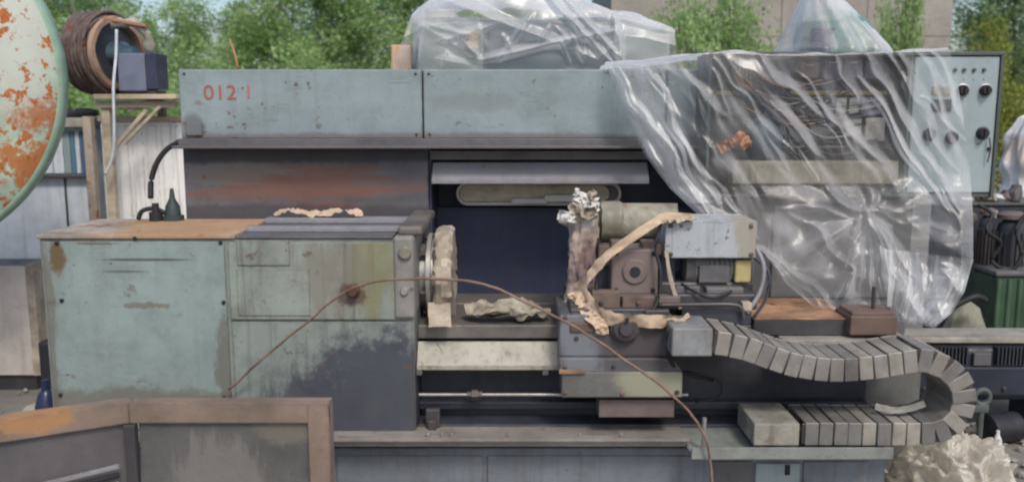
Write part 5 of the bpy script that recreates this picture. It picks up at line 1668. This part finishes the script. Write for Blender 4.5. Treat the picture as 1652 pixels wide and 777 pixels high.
for k in range(7):
    xx = P(1562 + k * 13, 320, GHY).x
    b = MB().rev([(0, 0.035), (0.5, 0.045), (1, 0.018)], (xx, GHY + 0.02 + 0.02 * (k % 3), sz + 0.002), (xx + 0.01, GHY + 0.04, sz + rs_.uniform(0.04, 0.11)), 10)
    for v in b.bm.verts:
        if v.co.z > sz + 0.01:
            v.co += Vector((noise.noise(v.co * 30 + Vector((k, 0, 0))), noise.noise(v.co * 30), 0)) * 0.035
    obj('scrap_piece', b, m_bits[k % 4], label=labs[k % 4], cat='scrap', group='scrap pieces on the gear housing', smooth=False)

p = P(1592, 318, 2.1)
b = MB().rev([(0, 0.028), (0.1, 0.055), (0.35, 0.055), (0.4, 0.038), (0.7, 0.038), (0.75, 0.022), (1, 0.02)], (p.x, GHY + 0.03, sz + 0.055), (p.x + 0.02, GHY - 0.04, sz + 0.055), 22)
obj('flanged_wheel', b, m_brown, label='rusty flanged wheel leaning at the cabinet corner', cat='wheel', smooth=35)
rk = random.Random(9)
ck = MB()
pp = [P(1578, 330, 1.92), P(1600, 345, 1.88), P(1592, 372, 1.84), P(1615, 392, 1.84), P(1600, 420, 1.85), P(1630, 436, 1.80), P(1648, 410, 1.8), P(1640, 370, 1.84), P(1660, 340, 1.86)]
ck.tube(spline(pp, 60), 0.012, 7)
obj('tangled_cable', ck, m_rubber, label='black cable tangled over the upright scrap motors', cat='cable', smooth=True)
# loose stones
st_ = MB()
for k in range(900):
    x, y = random.choice([(random.uniform(-3.2, -1.75), random.uniform(-0.2, 2.2)), (random.uniform(1.5, 3.4), random.uniform(-0.4, 1.4)), (random.uniform(1.5, 3.4), random.uniform(-0.4, 1.4))])
    r = random.uniform(0.006, 0.026)
    m_ = Matrix.Translation((x, y, r * 0.3 + 0.01)) @ Matrix.Rotation(random.uniform(0, 3), 4, 'Z') @ Matrix.Diagonal((r, r * random.uniform(0.6, 1), r * random.uniform(0.4, 0.8), 1))
    bmesh.ops.create_icosphere(st_.bm, subdivisions=1, radius=1.0, matrix=m_)
crumple(st_, 0.008, 40, 1)
obj('gravel_stones', st_, mat('stones', (0.27, 0.255, 0.235), 0.85, var=0.4, vscale=30), label='loose grey gravel stones scattered on the yard ground', cat='gravel', kind='stuff')

# ------------------------------------------------------------------ far wall
WY = 21.0
wl = thing('concrete_wall', 'long grey-beige panelled concrete building wall behind the yard', 'building', (P(1260, 60, WY).x, WY, 0))
m_wall = [mat('wall_panel_%d' % k, (0.31 + 0.012 * k, 0.285 + 0.01 * k, 0.255 + 0.008 * k), 0.85, var=0.12, vscale=0.8, dirt=0.25, streak=0.2, bump=0.3) for k in range(3)]
wx0, wx1 = P(985, 40, WY).x, P(1536, 40, WY).x
ncol, nrow = 4, 6
for r in range(nrow):
    for q in range(ncol):
        w_ = (wx1 - wx0) / ncol
        b = MB().box(wx0 + q * w_ + 0.006, WY + random.uniform(0, 0.01), r * 1.2 + 0.006, wx0 + (q + 1) * w_ - 0.006, WY + 0.25, (r + 1) * 1.2 - 0.006, 0.01, 1)
        obj('panel', b, m_wall[(r * 5 + q * 3) % 3], wl)
b = MB().box(wx0 + 0.02, WY + 0.10, 0, wx1 - 0.02, WY + 6, nrow * 1.2 - 0.02, 0)
obj('core', b, m_cabdark, wl)

# ------------------------------------------------------------------ trees and bushes
m_leaf = [leaf_mat('leaf_birch', (0.24, 0.37, 0.14), (0.43, 0.58, 0.25)), leaf_mat('leaf_dark', (0.16, 0.25, 0.10), (0.27, 0.39, 0.16)),
          leaf_mat('leaf_bright', (0.17, 0.22, 0.04), (0.32, 0.35, 0.07))]
m_bark = mat('pale_bark', (0.30, 0.28, 0.25), 0.8, var=0.4, vscale=12)
m_bark2 = mat('brown_bark', (0.10, 0.08, 0.06), 0.85, var=0.3, vscale=10)


def tree_meshes(name, H, rad, z0f, nclump, nleaf, lsize, bark, leaf, seed, bush=False):
    rr = random.Random(seed)
    tr = MB()
    if not bush:
        tp = [Vector((0.10 * noise.noise(Vector((seed, k * 0.7, 0))) * k, 0.10 * noise.noise(Vector((k * 0.7, seed, 3))) * k, H * 0.95 * k / 7)) for k in range(8)]
        tr.tube(spline(tp, 20), H * 0.012 + 0.02, 7, taper=0.012)
    limbs = []
    nl = 10 if not bush else 7
    for k in range(nl):
        if bush:
            a = rr.uniform(0, 6.28)
            e = Vector((math.cos(a) * rad * rr.uniform(0.2, 0.8), math.sin(a) * rad * rr.uniform(0.2, 0.8), H * rr.uniform(0.6, 1.0)))
            sp_ = spline([Vector((0, 0, 0)), e * 0.5 + Vector((0, 0, H * 0.12)), e], 8)
        else:
            h = H * (z0f + (0.9 - z0f) * k / nl)
            a = k * 2.4 + rr.uniform(-0.5, 0.5)
            ln = rad * (1.0 - 0.55 * k / nl) * rr.uniform(0.7, 1.05)
            base_ = Vector((0, 0, h))
            e = base_ + Vector((math.cos(a) * ln, math.sin(a) * ln, ln * rr.uniform(0.3, 0.7)))
            sp_ = spline([base_, (base_ + e) / 2 + Vector((0, 0, -0.05 * ln)), e], 8)
        tr.tube(sp_, 0.02 + 0.004 * H, 5, taper=0.006)
        limbs.append(sp_)
    V, Fc = [], []
    for q in range(nclump):
        sp_ = rr.choice(limbs)
        p = sp_[rr.randint(2, 7)] + Vector((rr.gauss(0, 0.22), rr.gauss(0, 0.22), rr.gauss(0, 0.22))) * rad * 0.6
        if not bush and rr.random() < 0.25:
            p = Vector((rr.gauss(0, 0.15) * rad, rr.gauss(0, 0.15) * rad, H * rr.uniform(max(0.3, z0f), 1.0)))
        p.z = max(0.1, p.z)
        cr = rad * rr.uniform(0.10, 0.26)
        for k in range(nleaf):
            o_ = Vector((rr.gauss(0, 1), rr.gauss(0, 1), rr.gauss(0, 0.8))) * cr * 0.6
            s = lsize * rr.uniform(0.6, 1.3)
            u = Vector((rr.uniform(-1, 1), rr.uniform(-1, 1), rr.uniform(-0.6, 0.6))).normalized()
            v = u.cross(Vector((rr.uniform(-1, 1), rr.uniform(-1, 1), rr.uniform(-1, 1)))).normalized()
            n0 = len(V)
            pp = p + o_
            V += [pp - u * s * 0.5, pp + v * s * 0.32, pp + u * s * 0.6, pp - v * s * 0.32]
            Fc.append((n0, n0 + 1, n0 + 2, n0 + 3))
    bmesh.ops.recalc_face_normals(tr.bm, faces=tr.bm.faces)
    tm = bpy.data.meshes.new(name + '_wood')
    tr.bm.to_mesh(tm)
    tr.bm.free()
    tm.materials.append(bark)
    cm = bpy.data.meshes.new(name + '_crown')
    cm.from_pydata([tuple(v) for v in V], [], Fc)
    cm.materials.append(leaf)
    return tm, cm


KINDS = {}
for k in range(3):
    KINDS['birch%d' % k] = tree_meshes('birch', 7.0, 1.7, 0.12, 170, 62, 0.10, m_bark, m_leaf[0], 20 + k)
for k in range(2):
    KINDS['alder%d' % k] = tree_meshes('alder', 7.5, 2.2, 0.10, 180, 60, 0.115, m_bark2, m_leaf[1], 40 + k)
for k in range(2):
    KINDS['bush%d' % k] = tree_meshes('bush', 2.0, 1.1, 0, 90, 70, 0.06, m_bark2, m_leaf[0], 60 + k, True)
KINDS['bright0'] = tree_meshes('bright', 2.0, 1.0, 0, 90, 70, 0.06, m_bark2, m_leaf[2], 70, True)


def plant(kind, name, label, cat, px, Y, h_scale, group, rot, w_scale=None):
    tm, cm = KINDS[kind]
    p = P(px, 176, Y)
    t = thing(name, label, cat, (p.x, Y, 0), group)
    ws = w_scale or h_scale
    t.scale = (ws, ws, h_scale)
    t.rotation_euler = (0, 0, rot)
    for n_, me in (('trunk' if cat == 'tree' else 'stems', tm), ('crown' if cat == 'tree' else 'foliage', cm)):
        o = bpy.data.objects.new(n_, me)
        o.parent = t
        COL.objects.link(o)
    return t


rt = random.Random(5)
LB = 'slender pale-barked young tree in the green thicket beyond the guard'
LA = 'dark-leaved bushy tree in the thicket beyond the guard'
for k, px in enumerate([-60, 40, 120, 185, 250, 320, 385, 450, 520, 590, 650, 720]):
    low = 150 < px < 420
    plant('birch%d' % (k % 3), 'birch_tree', LB, 'tree', px + rt.uniform(-12, 12), rt.uniform(14.5, 18), rt.uniform(0.52, 0.60) if low else rt.uniform(0.72, 0.95), 'young trees in the thicket', rt.uniform(0, 6))
for k, px in enumerate([-20, 80, 170, 290, 400, 480, 560, 640, 740, 840]):
    low = 150 < px < 420
    plant('alder%d' % (k % 2), 'alder_tree', LA, 'tree', px + rt.uniform(-15, 15), rt.uniform(19, 23), rt.uniform(0.60, 0.70) if low else rt.uniform(0.85, 1.05), 'dark trees in the thicket', rt.uniform(0, 6))
for k, px in enumerate([60, 150, 215, 285, 355, 430, 505, 575, 640]):
    plant('bush%d' % (k % 2), 'green_bush', 'leafy green bush at the foot of the thicket beyond the guard', 'bush', px, rt.uniform(10.5, 12.5), rt.uniform(1.0, 1.35), 'bushes along the thicket foot', rt.uniform(0, 6))
for k, px in enumerate([1560, 1610, 1660, 1720]):
    plant('alder%d' % (k % 2), 'alder_tree', 'dark-leaved tree standing past the concrete wall end', 'tree', px + 20, rt.uniform(22, 26), rt.uniform(0.8, 1.0), 'trees past the wall end', rt.uniform(0, 6))
plant('bush0', 'green_bush', 'rounded green bush before the concrete wall between the two plastic shrouds', 'bush', 1128, 12.0, 1.75, None, 1.0, 1.0)
plant('bush1', 'green_bush', 'taller green bush against the concrete wall left of the peaked shroud', 'bush', 1180, 12.6, 1.95, None, 2.2, 1.05)
plant('bush1', 'green_bush', 'thin upright bush against the concrete wall right of the peaked shroud', 'bush', 1440, 15.0, 2.5, None, 4.0, 0.6)
plant('bright0', 'yellow_green_bush', 'bright yellow-green bush beyond the wall end above the knob panel', 'bush', 1578, 9.0, 1.36, None, 0.4, 0.75)
plant('bright0', 'yellow_green_bush', 'bright yellow-green bush low beside the cabinet right edge', 'bush', 1660, 9.0, 0.95, None, 2.4, 0.8)
b = MB().tube(spline([P(384, 112, 1.3), P(380, 92, 1.3), P(374, 74, 1.32), P(370, 62, 1.33)], 10), 0.006, 6, taper=0.003)
b.tube(spline([P(384, 112, 1.3), P(386, 140, 1.32), P(388, 300, 1.34), Vector((P(388, 300, 1.34).x, 1.34, 0))], 10), 0.006, 6)
obj('dry_stalk', b, m_orange, label='thin dry orange stalk poking up behind the guard top', cat='stalk', smooth=True)
